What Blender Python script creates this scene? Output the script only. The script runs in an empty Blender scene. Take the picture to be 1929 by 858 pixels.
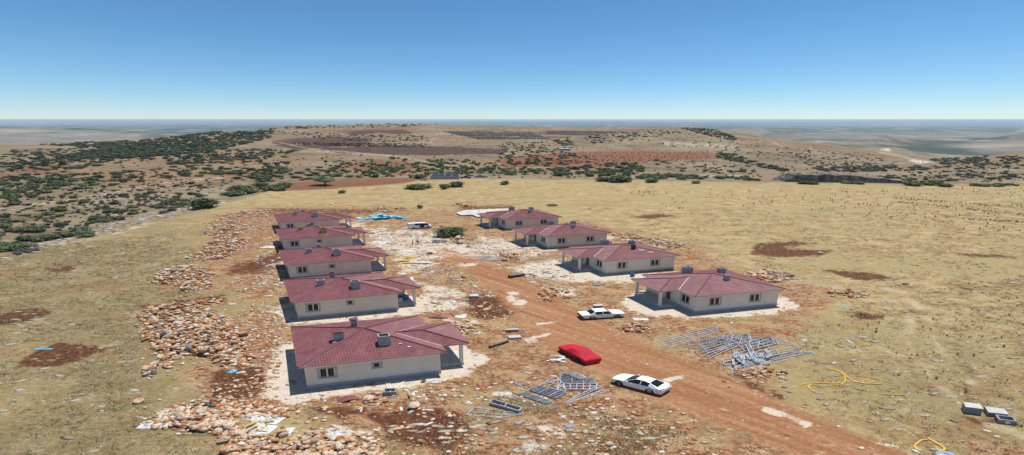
import bpy, bmesh, math, random
import numpy as np
from mathutils import Vector, Matrix

rnd = random.Random(11)
nrs = np.random.RandomState(5)
sc = bpy.context.scene
COL = sc.collection
R = math.radians

# ------------------------------------------------------------------ camera, light, sky
S = 1.6862                      # the place is laid out this much wider in X than deep
FY, PITCH, CAMH = 792.9, R(14.40), 32.65
FX = FY * S
cd = bpy.data.cameras.new('camera')
cam = bpy.data.objects.new('camera', cd)
COL.objects.link(cam)
cam.location = (0, 0, CAMH)
cam.rotation_euler = (R(90) - PITCH, 0, 0)
cd.sensor_fit = 'HORIZONTAL'
cd.sensor_width = 36.0
cd.lens = 36.0 * FY / 1929.0
cd.clip_start = 0.5
cd.clip_end = 200000
sc.camera = cam

SUN_TRAVEL = Vector((-0.87, -0.654, -3.3)).normalized()
world = bpy.data.worlds.new('World')
sc.world = world
world.use_nodes = True
wn = world.node_tree
bg = wn.nodes['Background']
sky = wn.nodes.new('ShaderNodeTexSky')
sky.sky_type = 'NISHITA'
sky.sun_disc = False
sky.sun_elevation = math.asin(-SUN_TRAVEL.z)
sky.sun_rotation = math.atan2(-SUN_TRAVEL.x, -SUN_TRAVEL.y)
sky.altitude = 1700
sky.air_density = 0.9
sky.dust_density = 0.0
sky.ozone_density = 8.0
# the horizon seen from the hilltop lies a little below level, so the sky reaches down to it
tc_ = wn.nodes.new('ShaderNodeTexCoord'); dip = wn.nodes.new('ShaderNodeVectorMath'); nrm = wn.nodes.new('ShaderNodeVectorMath')
dip.operation = 'ADD'; dip.inputs[1].default_value = (0, 0, .0015); nrm.operation = 'NORMALIZE'
wn.links.new(tc_.outputs['Generated'], dip.inputs[0]); wn.links.new(dip.outputs[0], nrm.inputs[0]); wn.links.new(nrm.outputs[0], sky.inputs[0])
hs = wn.nodes.new('ShaderNodeHueSaturation')
hs.inputs['Saturation'].default_value = 1.08
hs.inputs['Hue'].default_value = 0.49
wn.links.new(sky.outputs[0], hs.inputs['Color'])
wn.links.new(hs.outputs[0], bg.inputs[0])
bg.inputs[1].default_value = 0.102
sd_ = bpy.data.lights.new('sun', 'SUN')
sd_.energy = 4.5
sd_.angle = R(0.53)
sd_.color = (1.0, 0.95, 0.88)
sun = bpy.data.objects.new('sun', sd_)
COL.objects.link(sun)
sun.location = (60, 40, 200)
sun.rotation_euler = SUN_TRAVEL.to_track_quat('-Z', 'Y').to_euler()
sc.view_settings.view_transform = 'Standard'
sc.view_settings.look = 'None'
sc.view_settings.exposure = 0.22
sc.view_settings.gamma = 1.0
sc.cycles.volume_bounces = 1

# ------------------------------------------------------------------ projection helpers (metres <-> photograph)
CP, SP = math.cos(PITCH), math.sin(PITCH)
def un(px, py, z=0.0):
    a = math.atan((py - 429) / FY) + PITCH
    h = CAMH - z
    D = h / math.tan(a)
    return ((px - 964.5) / FX * (D * CP + h * SP), D)
def pj(x, y, z):
    h = CAMH - z
    Zc = y * CP + h * SP
    return 964.5 + FX * x / Zc, 429 + FY * (h * CP - y * SP) / Zc

# ------------------------------------------------------------------ mesh helpers
class MB:
    def __init__(s):
        s.v, s.f, s.m = [], [], []
    def add(s, vs, fs, mi=0):
        k = len(s.v)
        s.v += [tuple(p) for p in vs]
        for f in fs:
            s.f.append(tuple(i + k for i in f)); s.m.append(mi)
    def box(s, x0, x1, y0, y1, z0, z1, mi=0):
        s.add([(x0,y0,z0),(x1,y0,z0),(x1,y1,z0),(x0,y1,z0),(x0,y0,z1),(x1,y0,z1),(x1,y1,z1),(x0,y1,z1)],
              [(0,3,2,1),(4,5,6,7),(0,1,5,4),(1,2,6,5),(2,3,7,6),(3,0,4,7)], mi)
    def bar(s, a, b, w, h, mi=0):           # a bar of section w x h from a to b (centre line)
        a, b = Vector(a), Vector(b)
        d = (b - a).normalized()
        up = Vector((0, 0, 1)) if abs(d.z) < .95 else Vector((1, 0, 0))
        n = d.cross(up).normalized(); u = n.cross(d).normalized()
        vs = [p + n * (i * w / 2) + u * (j * h / 2) for p in (a, b) for i, j in ((-1,-1),(1,-1),(1,1),(-1,1))]
        s.add(vs, [(0,1,2,3),(7,6,5,4),(0,4,5,1),(1,5,6,2),(2,6,7,3),(3,7,4,0)], mi)
    def tube(s, pts, r, n=7, mi=0, caps=True):
        pts = [Vector(p) for p in pts]
        k = len(s.v); N = len(pts)
        rr = r if isinstance(r, (list, tuple)) else [r] * N
        for i, p in enumerate(pts):
            d = (pts[min(i+1, N-1)] - pts[max(i-1, 0)]).normalized()
            up = Vector((0, 0, 1)) if abs(d.z) < .9 else Vector((1, 0, 0))
            a = d.cross(up).normalized(); b = a.cross(d)
            for j in range(n):
                t = 2 * math.pi * j / n
                s.v.append(tuple(p + (a * math.cos(t) + b * math.sin(t)) * rr[i]))
        for i in range(N - 1):
            for j in range(n):
                s.f.append((k+i*n+j, k+i*n+(j+1)%n, k+(i+1)*n+(j+1)%n, k+(i+1)*n+j)); s.m.append(mi)
        if caps:
            s.f.append(tuple(k+j for j in range(n))[::-1]); s.m.append(mi)
            s.f.append(tuple(k+(N-1)*n+j for j in range(n))); s.m.append(mi)
    def prism(s, poly, z0, z1, mi=0):
        n = len(poly)
        s.add([(x, y, z0) for x, y in poly] + [(x, y, z1) for x, y in poly],
              [tuple(range(n))[::-1], tuple(range(n, 2*n))] + [(i, (i+1)%n, n+(i+1)%n, n+i) for i in range(n)], mi)
    def mesh(s, name, mats, ang=0.0, smooth=None, stretch=True):
        c, q = math.cos(ang), math.sin(ang)
        k = S if stretch else 1.0
        me = bpy.data.meshes.new(name)
        me.from_pydata([(k*(c*x - q*y), q*x + c*y, z) for x, y, z in s.v], [], s.f)
        for m in (mats if isinstance(mats, (list, tuple)) else [mats]):
            me.materials.append(m)
        if any(s.m):
            me.polygons.foreach_set('material_index', s.m)
        me.validate()
        if smooth is not None:
            smooth_by_angle(me, smooth)
        me.update()
        return me
    def build(s, name, mats, parent=None, ang=0.0, loc=(0,0,0), smooth=None):
        return link(name, s.mesh(name, mats, ang, smooth), parent, loc)

def smooth_by_angle(me, deg):
    bm = bmesh.new(); bm.from_mesh(me)
    bmesh.ops.recalc_face_normals(bm, faces=bm.faces)
    for f in bm.faces: f.smooth = True
    for e in bm.edges:
        if len(e.link_faces) == 2 and e.calc_face_angle(0) > R(deg): e.smooth = False
    bm.to_mesh(me); bm.free()

def link(name, me, parent=None, loc=(0,0,0)):
    o = bpy.data.objects.new(name, me)
    COL.objects.link(o)
    o.location = loc
    if parent: o.parent = parent
    return o
def at(x, y, z=0.0):
    return (S * x, y, z)
def tag(o, label=None, cat=None, group=None, kind=None):
    if label: o['label'] = label
    if cat: o['category'] = cat
    if group: o['group'] = group
    if kind: o['kind'] = kind
    return o
def thing(name, label, cat, x, y, z=0.0, group=None):
    o = link(name, None, None, at(x, y, z))
    o.empty_display_size = .3
    return tag(o, label, cat, group)
def copy_tree(o, parent=None, kids=None):
    if kids is None:
        kids = {}
        for q in bpy.data.objects:
            if q.parent: kids.setdefault(q.parent.name, []).append(q)
    c = o.copy(); COL.objects.link(c)
    if parent: c.parent = parent
    for ch in kids.get(o.name, []): copy_tree(ch, c, kids)
    return c

# value noise for terrain and painting
def vnoise(x, y, seed=0):
    xi = np.floor(x).astype(np.int64); yi = np.floor(y).astype(np.int64)
    xf = x - xi; yf = y - yi
    def h(a, b):
        n = (a * 374761393 + b * 668265263 + seed * 974711) & 0x7fffffff
        n = ((n ^ (n >> 13)) * 1274126177) & 0x7fffffff
        return ((n ^ (n >> 16)) & 0xffff) / 65535.0
    u = xf*xf*(3-2*xf); v = yf*yf*(3-2*yf)
    return (h(xi,yi)*(1-u)+h(xi+1,yi)*u)*(1-v) + (h(xi,yi+1)*(1-u)+h(xi+1,yi+1)*u)*v
def fbm(x, y, o=4, seed=0):
    r = 0; a = 1; t = 0
    for i in range(o):
        r = r + a * vnoise(x * 2**i, y * 2**i, seed + i); t += a; a *= .5
    return r / t - .5

# ------------------------------------------------------------------ materials
class NT:
    def __init__(s, name):
        s.mat = bpy.data.materials.new(name); s.mat.use_nodes = True
        s.t = s.mat.node_tree; s.b = s.t.nodes['Principled BSDF']
    def n(s, typ, **kw):
        o = s.t.nodes.new('ShaderNode' + typ)
        for k, v in kw.items():
            if k.startswith('i_'): o.inputs[k[2:].replace('_', ' ')].default_value = v
            elif k.startswith('n_'): o.inputs[int(k[2:])].default_value = v
            else: setattr(o, k, v)
        return o
    def l(s, a, b): s.t.links.new(a, b)
    def noise(s, vec, scale, detail=4, rough=.6):
        o = s.n('TexNoise', i_Scale=scale, i_Detail=detail, i_Roughness=rough)
        s.l(vec, o.inputs['Vector'])
        return s.math('MULTIPLY_ADD', o.outputs[0], 1.9, -.45)
    def ramp(s, fac, stops):
        o = s.n('ValToRGB'); e = o.color_ramp.elements
        while len(e) > 1: e.remove(e[-1])
        for i, (p, c) in enumerate(stops):
            q = e[0] if i == 0 else e.new(p)
            q.position = p; q.color = (*c, 1) if len(c) == 3 else c
        s.l(fac, o.inputs[0]); return o.outputs[0]
    def mix(s, fac, a, b, mode='MIX'):
        o = s.n('Mix', data_type='RGBA', blend_type=mode)
        for sock, val in ((o.inputs[0], fac), (o.inputs[6], a), (o.inputs[7], b)):
            if hasattr(val, 'links') or hasattr(val, 'is_linked'): s.l(val, sock)
            elif isinstance(val, (int, float)): sock.default_value = val
            else: sock.default_value = (*val, 1)
        return o.outputs[2]
    def math(s, op, a, b=0.0, c=None):
        o = s.n('Math', operation=op)
        for i, val in enumerate((a, b) if c is None else (a, b, c)):
            if hasattr(val, 'is_linked'): s.l(val, o.inputs[i])
            else: o.inputs[i].default_value = val
        return o.outputs[0]
    def sstep(s, v, lo, hi):
        o = s.n('MapRange', interpolation_type='SMOOTHSTEP')
        o.inputs[1].default_value = lo; o.inputs[2].default_value = hi
        s.l(v, o.inputs[0]); return o.outputs[0]
    def bump(s, h, strength, dist):
        o = s.n('Bump', i_Strength=strength, i_Distance=dist)
        s.l(h, o.inputs['Height']); s.l(o.outputs[0], s.b.inputs['Normal'])

def pmat(name, col, rough=.7, metal=0.0, var=.25, scale=3.0, col2=None, bump=0.0, bscale=None, rand=0.0, spec=None):
    t = NT(name)
    g = t.n('NewGeometry').outputs['Position']
    tc = t.n('TexCoord').outputs['Object']
    f = t.noise(tc, scale, 5, .65)
    dark = tuple(c * (1 - var) for c in col)
    c = t.ramp(f, [(.3, dark), (.7, col2 or tuple(min(1, q * (1 + var * .5)) for q in col))])
    if rand:
        oi = t.n('ObjectInfo').outputs['Random']
        h = t.n('HueSaturation'); t.l(c, h.inputs['Color'])
        t.l(t.math('MULTIPLY_ADD', oi, rand * 2, 1 - rand), h.inputs['Value'])
        c = h.outputs[0]
    t.l(c, t.b.inputs['Base Color'])
    t.b.inputs['Roughness'].default_value = rough
    t.b.inputs['Metallic'].default_value = metal
    if spec is not None: t.b.inputs['Specular IOR Level'].default_value = spec
    if bump:
        t.bump(t.noise(tc, bscale or scale * 6, 4), bump, .05)
    return t.mat

M = {}
def plaster_mat():
    t = NT('plaster')
    g = t.n('NewGeometry').outputs['Position']
    c = t.ramp(t.noise(g, .45, 6, .65), [(.15, (.72,.63,.52)), (.8, (.82,.74,.63))])
    m = t.n('VectorMath', operation='MULTIPLY'); m.inputs[1].default_value = (.12, .12, 3.2); t.l(g, m.inputs[0])
    c = t.mix(t.math('MULTIPLY', t.sstep(t.noise(m.outputs[0], 1.0, 3, .5), .62, .9), .30), c, (.52,.47,.41))   # trowel bands
    c = t.mix(t.math('MULTIPLY', t.sstep(t.noise(g, 1.3, 6, .75), .78, 1.05), .5), c, (.50,.36,.25))            # earth splashes
    t.l(c, t.b.inputs['Base Color']); t.b.inputs['Roughness'].default_value = .92
    t.bump(t.noise(g, 14, 4), .15, .03)
    return t.mat
M['plaster'] = plaster_mat()
M['plinth'] = pmat('plinth_grey', (.50,.465,.43), .9, var=.15, scale=2)
M['trim'] = pmat('window_trim', (.43,.41,.38), .85, var=.08)
M['pvc'] = pmat('white_pvc', (.78,.78,.76), .4, var=.03)
M['glass'] = pmat('dark_glass', (.02,.022,.025), .08, var=.1)
def roof_mat():
    t = NT('maroon_roof_metal')
    tc = t.n('TexCoord').outputs['Object']; oi = t.n('ObjectInfo').outputs['Random']
    c = t.ramp(t.noise(tc, .9, 5, .65), [(.2, (.165,.055,.059)), (.8, (.225,.086,.090))])
    h = t.n('HueSaturation'); t.l(c, h.inputs['Color']); t.l(t.math('MULTIPLY_ADD', oi, .16, .92), h.inputs['Value']); c = h.outputs[0]
    c = t.mix(t.math('MULTIPLY', t.sstep(t.noise(tc, .35, 6, .7), .55, 1.0), .38), c, (.33,.22,.19))      # dust
    c = t.mix(t.math('MULTIPLY', t.sstep(t.noise(tc, 5.0, 2, .5), .98, 1.08), .8), c, (.55,.48,.43))     # plaster drops
    t.l(c, t.b.inputs['Base Color']); t.b.inputs['Roughness'].default_value = .55; t.b.inputs['Specular IOR Level'].default_value = .35
    return t.mat
M['roof'] = roof_mat()
M['ridge'] = pmat('maroon_ridge_metal', (.165,.05,.06), .5, var=.12, spec=.35, scale=1.5)
M['flash'] = pmat('valley_flashing', (.52,.38,.38), .5, var=.2, scale=3)
M['fascia'] = pmat('fascia', (.55,.52,.5), .7, var=.1)
M['soffit'] = pmat('soffit', (.5,.46,.42), .8, var=.1)
M['chim'] = pmat('chimney_render', (.36,.36,.37), .9, var=.1, scale=3)
M['chim_y'] = pmat('chimney_foam', (.55,.36,.13), .9, var=.2, scale=3)
M['chim_k'] = pmat('chimney_dark', (.05,.05,.05), .8, var=.2)
M['hollow_shade'] = pmat('hollow_shade_black', (.02,.02,.02), .95, var=.2)  # near-black colour standing in for the shade inside hollows
M['door'] = pmat('door_brown', (.12,.09,.07), .5, var=.15)
M['concrete'] = pmat('concrete', (.52,.50,.46), .9, var=.18, scale=1.2, bump=.2, bscale=15)
M['concrete_d'] = pmat('concrete_grey', (.27,.27,.27), .9, var=.2, scale=2.5, bump=.2, bscale=15)
M['steel'] = pmat('galvanised_steel', (.52,.56,.59), .42, .55, var=.18, scale=1.5)
M['steel_d'] = pmat('galvanised_steel_dull', (.30,.34,.38), .5, .5, var=.2, scale=1.5)
M['yellow'] = pmat('yellow_pipe', (.72,.42,.04), .5, var=.12)
M['white_paint'] = pmat('white_car_paint', (.82,.83,.84), .22, var=.02)
M['white_old'] = pmat('white_car_paint_old', (.80,.81,.82), .35, var=.04)
M['carglass'] = pmat('car_glass', (.012,.016,.02), .05, var=.1)
M['tyre'] = pmat('tyre_rubber', (.018,.018,.018), .85, var=.2)
M['rim'] = pmat('rim_metal', (.20,.18,.17), .4, .6, var=.15)
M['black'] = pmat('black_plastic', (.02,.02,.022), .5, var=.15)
M['lamp'] = pmat('headlight_glass', (.35,.37,.4), .1, var=.1)
M['taillamp'] = pmat('tail_light_red', (.22,.02,.03), .2, var=.1)
M['red_cloth'] = pmat('red_cloth', (.46,.003,.018), .8, var=.12, scale=2, bump=.1, bscale=6)
M['turq'] = pmat('turquoise_foam', (.12,.55,.75), .7, var=.12, rand=.2)
M['tarp'] = pmat('black_tarp', (.02,.025,.03), .5, var=.3)
M['plastic_w'] = pmat('white_plastic', (.62,.64,.66), .5, var=.2, scale=2, rand=.15)
M['plastic_b'] = pmat('blue_plastic', (.10,.45,.62), .5, var=.2)
M['wood'] = pmat('raw_wood', (.48,.33,.18), .8, var=.2, scale=4)
M['board_y'] = pmat('yellow_board', (.60,.42,.12), .7, var=.2, rand=.2)
M['board_w'] = pmat('white_board', (.62,.63,.62), .6, var=.15, rand=.15)
M['blue'] = pmat('blue_plastic_deep', (.03,.13,.32), .4, var=.1)
M['bluegrey'] = pmat('blue_grey_tank', (.22,.33,.42), .45, var=.08)
M['solar'] = pmat('solar_glass', (.035,.03,.03), .65, var=.1, spec=.15)
M['skin'] = pmat('skin', (.32,.17,.11), .6, var=.05)
M['shirt_w'] = pmat('pale_shirt', (.55,.53,.52), .8, var=.08)
M['trousers'] = pmat('dark_trousers', (.025,.028,.035), .8, var=.1)
M['hair'] = pmat('dark_hair', (.02,.014,.01), .6, var=.1)
M['block'] = pmat('concrete_block_wall', (.33,.33,.36), .9, var=.2, scale=1.5)

def rock_mat(name, pale, rust, bias):
    t = NT(name)
    tc = t.n('TexCoord').outputs['Object']
    oi = t.n('ObjectInfo').outputs['Random']
    add = t.n('VectorMath', operation='ADD'); t.l(tc, add.inputs[0])
    sc_ = t.n('VectorMath', operation='SCALE', i_Scale=37.0)
    cmb = t.n('CombineXYZ'); t.l(oi, cmb.inputs[0]); t.l(oi, cmb.inputs[1])
    t.l(cmb.outputs[0], sc_.inputs[0]); t.l(sc_.outputs[0], add.inputs[1])
    v = add.outputs[0]
    f = t.math('ADD', t.noise(v, 1.6, 5, .65), t.math('MULTIPLY_ADD', oi, .5, -.25 + bias))
    c = t.ramp(f, [(.30, tuple(q*.75 for q in pale)), (.45, pale), (.58, tuple((a+b)/2 for a, b in zip(pale, rust))), (.74, rust)])
    c = t.mix(t.sstep(t.noise(v, 9, 3), .62, .72), c, tuple(q*.35 for q in rust))
    t.l(c, t.b.inputs['Base Color']); t.b.inputs['Roughness'].default_value = .95
    t.bump(t.noise(v, 5, 5, .7), .6, .15)
    return t.mat
M['rock'] = rock_mat('limestone_rust', (.66,.50,.35), (.50,.22,.09), .02)
M['rock_p'] = rock_mat('limestone_pale', (.70,.57,.43), (.54,.30,.16), -.12)
M['rock_g'] = rock_mat('limestone_grey', (.26,.26,.26), (.30,.24,.19), -.1)

def attr_mat(name, rough=.9):       # colour carried by each piece, for joined small pieces
    t = NT(name)
    a = t.n('Attribute', attribute_name='tint')
    tc = t.n('NewGeometry').outputs['Position']
    c = t.mix(.35, a.outputs[0], t.ramp(t.noise(tc, 3.0, 3), [(.3, (.35,.35,.35)), (.7, (1,1,1))]), 'MULTIPLY')
    t.l(c, t.b.inputs['Base Color']); t.b.inputs['Roughness'].default_value = rough
    return t.mat
M['tint'] = attr_mat('tinted_pieces')

def leaf_mat(name, dark, light, rand=.25):
    t = NT(name)
    g = t.n('NewGeometry')
    f = t.noise(g.outputs['Position'], .8, 3)
    oi = t.n('ObjectInfo').outputs['Random']
    c = t.ramp(t.math('ADD', t.math('MULTIPLY', g.outputs['Random Per Island'], .6), t.math('MULTIPLY', f, .5)), [(.15, dark), (.85, light)])
    h = t.n('HueSaturation'); t.l(c, h.inputs['Color'])
    t.l(t.math('MULTIPLY_ADD', oi, rand*2, 1 - rand), h.inputs['Value'])
    t.l(h.outputs[0], t.b.inputs['Base Color']); t.b.inputs['Roughness'].default_value = .8
    t.b.inputs['Specular IOR Level'].default_value = .2
    return t.mat
M['leaf'] = leaf_mat('shrub_leaves', (.044,.062,.028), (.125,.15,.068))
M['leaf_g'] = leaf_mat('bright_leaves', (.06,.09,.025), (.15,.19,.06))
M['leaf_grey'] = leaf_mat('grey_leaves', (.07,.075,.06), (.15,.15,.115))
M['bark'] = pmat('bark', (.08,.06,.045), .9, var=.3)

# ------------------------------------------------------------------ the ground: one sheet from under the camera to the horizon
EDGE_T = [-2.6, -1.0, -.763, -.6, -.446, -.38, -.32, -.2, -.047, .1, .3, .55, .7, 1.0, 2.6]
EDGE_D = [51, 76, 98, 120, 151, 180, 212, 229, 241, 236, 227, 219, 217, 210, 153]
PROFILE = {   # photograph column: (depth, row) pairs of the ground beyond the plateau, the last one the crest
    -250: [(110,450),(150,405),(200,365),(280,325),(380,297),(520,276)],
    0:    [(130,440),(165,400),(220,360),(300,320),(420,290),(560,272)],
    200:  [(150,405),(200,370),(280,330),(400,297),(600,272),(700,265)],
    400:  [(190,375),(250,345),(330,320),(450,292),(700,262),(800,249)],
    540:  [(240,345),(300,325),(420,298),(650,268),(900,246),(1000,237)],
    740:  [(265,336),(320,322),(430,300),(600,280),(850,255),(1100,233)],
    1000: [(270,333),(330,322),(450,300),(650,278),(900,254),(1100,239)],
    1200: [(270,338),(350,318),(470,300),(650,283),(850,260),(1000,241)],
    1320: [(280,341),(360,323),(500,303),(700,281),(860,258),(960,242)],
    1400: [(285,343),(365,327),(510,304),(700,281),(850,262),(920,250)],
    1460: [(290,345),(370,330),(520,305),(700,283),(870,260)],
    1550: [(290,346),(320,337),(400,330),(550,312),(750,289),(880,272)],
    1700: [(290,346),(320,339),(420,328),(600,312),(800,300),(1000,291)],
    1800: [(290,346),(350,335),(450,324),(600,311),(700,304)],
    1860: [(290,346),(350,333),(450,318),(600,303),(650,298)],
    1929: [(290,346),(350,330),(450,310),(550,296),(620,288)],
    2200: [(290,346),(350,325),(450,300),(550,280),(640,262)],
}
PLAIN = -130.0
def profile_tables():
    T, Z = [], []
    Dg = np.geomspace(60, 2600, 260)
    for px, prof in PROFILE.items():
        t = (px - 964.5) / (FX / CP) / 1.0
        De = np.interp(t, EDGE_T, EDGE_D)
        ds, zs = [0, De], [0, 0]
        for D, y in prof:
            if D <= De + 8: continue
            ds.append(D); zs.append(CAMH - D * math.tan(math.atan((y - 429) / FY) + PITCH))
        Dc, zc = ds[-1], zs[-1]
        ds += [Dc * 1.12, Dc * 1.4, Dc * 1.9, 2600]
        zs += [zc - 5, zc * .5 - 30, -105, PLAIN]
        T.append(t); Z.append(np.interp(Dg, ds, zs))
    return np.array(T), Dg, np.array(Z)
PT, PD, PZ = profile_tables()
k5 = np.array([1,2,3,2,1]) / 9.0
PZs = np.array([np.convolve(np.pad(r, 2, 'edge'), k5, 'valid') for r in PZ])

def gz(x, y):
    """height of the ground at real-metre coordinates"""
    x = np.atleast_1d(np.asarray(x, float)); y = np.atleast_1d(np.asarray(y, float))
    yy = np.maximum(y, 20.0)
    t = np.clip(x / yy, PT[0], PT[-1])
    De = np.interp(x / yy, EDGE_T, EDGE_D)
    # smooth interpolation between columns
    i = np.clip(np.searchsorted(PT, t) - 1, 0, len(PT) - 2)
    w = (t - PT[i]) / (PT[i+1] - PT[i]); w = w*w*(3-2*w)*.5 + w*.5
    ld = np.clip((np.log(np.clip(yy, PD[0], PD[-1])) - math.log(PD[0])) / (math.log(PD[-1]) - math.log(PD[0])) * (len(PD)-1), 0, len(PD)-1.001)
    j = ld.astype(int); q = ld - j
    row = lambda k: PZs[k, j] * (1 - q) + PZs[k, j+1] * q
    z = row(i) * (1 - w) + row(i+1) * w
    beyond = np.clip((yy - De) / 25.0, 0, 1)
    z = np.where(yy <= De - 2, 0.0, z * np.clip((yy - De + 2) / 8.0, 0, 1))
    near_hill = beyond * np.clip((1500 - yy) / 400, 0, 1)
    z = z + near_hill * (fbm(x / 60, y / 60, 4, 3) * np.clip(yy / 160, .8, 5.0) * 1.0 + fbm(x / 13, y / 13, 3, 9) * .8)
    far = np.clip((yy - 1500) / 1500, 0, 1)
    z = z + far * (fbm(x / 900, y / 900, 4, 21) * 34 + fbm(x / 300, y / 420, 4, 27) * 36 * np.clip((9000 - yy) / 5000, 0, 1))
    def bump(px, D, wx, wd, h):
        tc = (px - 964.5) / (FX / CP)
        return h * np.exp(-((x / yy - tc) / (wx / (FX / CP)))**2) * np.exp(-((yy - D) / wd)**2)
    # far hills
    z = z + far * (bump(-60, 4300, 260, 900, 78) + bump(160, 4300, 130, 700, 26) + bump(1412, 5200, 40, 600, 78)
                   + bump(1665, 3000, 60, 260, 58) + bump(1960, 2900, 90, 420, 100) + bump(1800, 2600, 70, 160, 34) + bump(1560, 3600, 50, 200, 36))
    ridge = np.clip((yy - 16000) / 9000, 0, 1)
    z = z - np.maximum(y, 0)**2 / 12742000.0 * np.clip((yy - 1300) / 700, 0, 1)     # the earth's curve
    z = z + ridge * (40 + 190 * np.maximum(0, fbm(x / 9000 + 3, y / 14000, 3, 33) + .12) + 45*np.exp(-((x / yy + .33) / .22)**2))
    return z
def g1(x, y): return float(gz(x, y)[0])

DS = np.concatenate([np.linspace(30, 300, 140), np.geomspace(303, 5200, 200)])
def un_ground_many(pts):
    """the ground points that the photograph shows at the given pixels"""
    out = []
    pts = np.array(pts, float).reshape(-1, 2)
    for c in range(0, len(pts), 400):
        p = pts[c:c+400]
        ta = np.tan(np.arctan((p[:, 1] - 429) / FY) + PITCH)[:, None]
        D = DS[None, :] + 0 * ta
        Z = CAMH - D * ta
        X = (p[:, 0:1] - 964.5) / FX * (D * CP + (CAMH - Z) * SP)
        G = gz(X.ravel(), D.ravel()).reshape(D.shape)
        d = Z - G
        hit = d <= 0
        k = np.where(hit.any(1), hit.argmax(1), len(DS) - 1); k0 = np.maximum(k - 1, 0)
        r = np.arange(len(p)); a, b = d[r, k0], d[r, k]
        w = np.clip(a / np.where(np.abs(a - b) < 1e-9, 1, a - b), 0, 1)
        Df = D[r, k0] + (D[r, k] - D[r, k0]) * w; Xf = X[r, k0] + (X[r, k] - X[r, k0]) * w
        out += list(zip(Xf.tolist(), Df.tolist()))
    return out
def un_ground(px, py):
    return un_ground_many([(px, py)])[0]

# masks, painted where the photograph shows each kind of ground; polygons in photograph pixels
AN = 1.8
def poly_sd(P, poly):
    """signed distance (inside positive) of points P (n,2) to polygon, in stretched pixel units"""
    q = np.array(poly, float) * (1, AN)
    d2 = np.full(len(P), 1e18); inside = np.zeros(len(P), bool)
    n = len(q)
    for a in range(n):
        A, B = q[a], q[(a+1) % n]
        e = B - A; w = P - A
        tt = np.clip((w @ e) / max(e @ e, 1e-9), 0, 1)
        r = w - tt[:, None] * e
        d2 = np.minimum(d2, (r * r).sum(1))
        c = (A[1] <= P[:, 1]) != (B[1] <= P[:, 1])
        with np.errstate(divide='ignore', invalid='ignore'):
            xs = A[0] + (P[:, 1] - A[1]) / (B[1] - A[1] + 1e-12) * (B[0] - A[0])
        inside ^= c & (P[:, 0] < xs)
    return np.where(inside, 1, -1) * np.sqrt(d2)
def line_sd(P, pts, w):
    d2 = np.full(len(P), 1e18)
    q = np.array(pts, float) * (1, AN)
    for A, B in zip(q[:-1], q[1:]):
        e = B - A; v = P - A
        tt = np.clip((v @ e) / max(e @ e, 1e-9), 0, 1)
        r = v - tt[:, None] * e
        d2 = np.minimum(d2, (r * r).sum(1))
    return w - np.sqrt(d2)

PAINT = []      # (mask, strength, feather px, polygon) or (mask, strength, feather px, (polyline, half width))
def P_(mask, strength, feather, *polys):
    for p in polys: PAINT.append((mask, strength, feather, p))
# red-brown disturbed soil round the houses
P_('soil', .62, 40, [(375,405),(500,386),(720,392),(900,388),(1000,398),(1090,412),(1180,440),(1310,462),(1420,505),(1500,525),(1600,552),(1560,590),(1500,640),(1430,690),(1500,760),(1640,830),(1750,920),(1700,1100),(480,1100),(560,830),(560,780),(380,775),(330,715),(400,620),(450,565),(300,548),(280,520),(380,500),(350,475),(410,440)])
P_('soil', .85, 22, [(400,404),(520,392),(740,396),(720,420),(520,440),(520,480),(440,470),(470,440),(420,425)],
   [(400,500),(520,480),(540,560),(440,570),(460,520)], [(440,600),(520,580),(530,690),(500,720),(400,760),(440,680)],
   [(560,770),(700,745),(840,740),(880,790),(860,858),(800,858),(720,810)], [(850,545),(980,545),(1010,600),(900,610),(840,585)],
   [(1110,600),(1250,608),(1240,650),(1180,640)], [(1080,412),(1190,440),(1290,460),(1330,500),(1280,470),(1180,452),(1090,425)],
   [(1480,530),(1640,552),(1560,560),(1480,548)], [(900,395),(1000,400),(960,430),(900,420)], [(660,425),(860,430),(900,450),(760,440)])
P_('soil', .75, 14, [(225,592),(300,570),(420,556),(440,575),(330,585)], [(960,1000),(1120,820),(1260,830),(1460,1000)], [(1820,830),(1930,840),(1930,870),(1830,850)])
# dark turned earth
P_('dark', .9, 12, [(30,692),(60,665),(110,645),(160,650),(210,655),(160,675),(110,690)], [(-10,592),(70,580),(102,590),(45,608),(-10,613)],
   [(1412,480),(1425,460),(1495,455),(1530,460),(1470,466),(1490,470),(1568,472),(1545,482),(1480,485)], [(1188,409),(1240,403),(1275,407),(1225,413)],
   [(1548,508),(1650,516),(1690,528),(1610,527)], [(85,509),(135,500),(140,508),(110,514)], [(1600,590),(1660,594),(1672,600),(1620,602)], [(1800,478),(1880,480),(1920,486),(1830,484)])
P_('dark', .75, 20, [(440,500),(545,468),(550,500),(480,515),(430,520)], [(400,700),(500,690),(505,735),(470,750),(390,770)],
   [(690,780),(800,768),(870,780),(890,830),(840,850),(740,830)], [(255,580),(420,555),(430,566),(320,588)], [(480,392),(720,394),(700,402),(520,401)],
   [(855,388),(965,387),(960,394),(880,397)], [(860,560),(970,548),(1000,590),(900,606)], [(580,765),(700,772),(640,790)], [(1060,420),(1120,428),(1160,440),(1090,436)],
   [(1790,785),(1860,788),(1920,800),(1840,800)], [(1380,700),(1480,750),(1440,760)], [(520,455),(545,450),(540,475),(522,470)])
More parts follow.
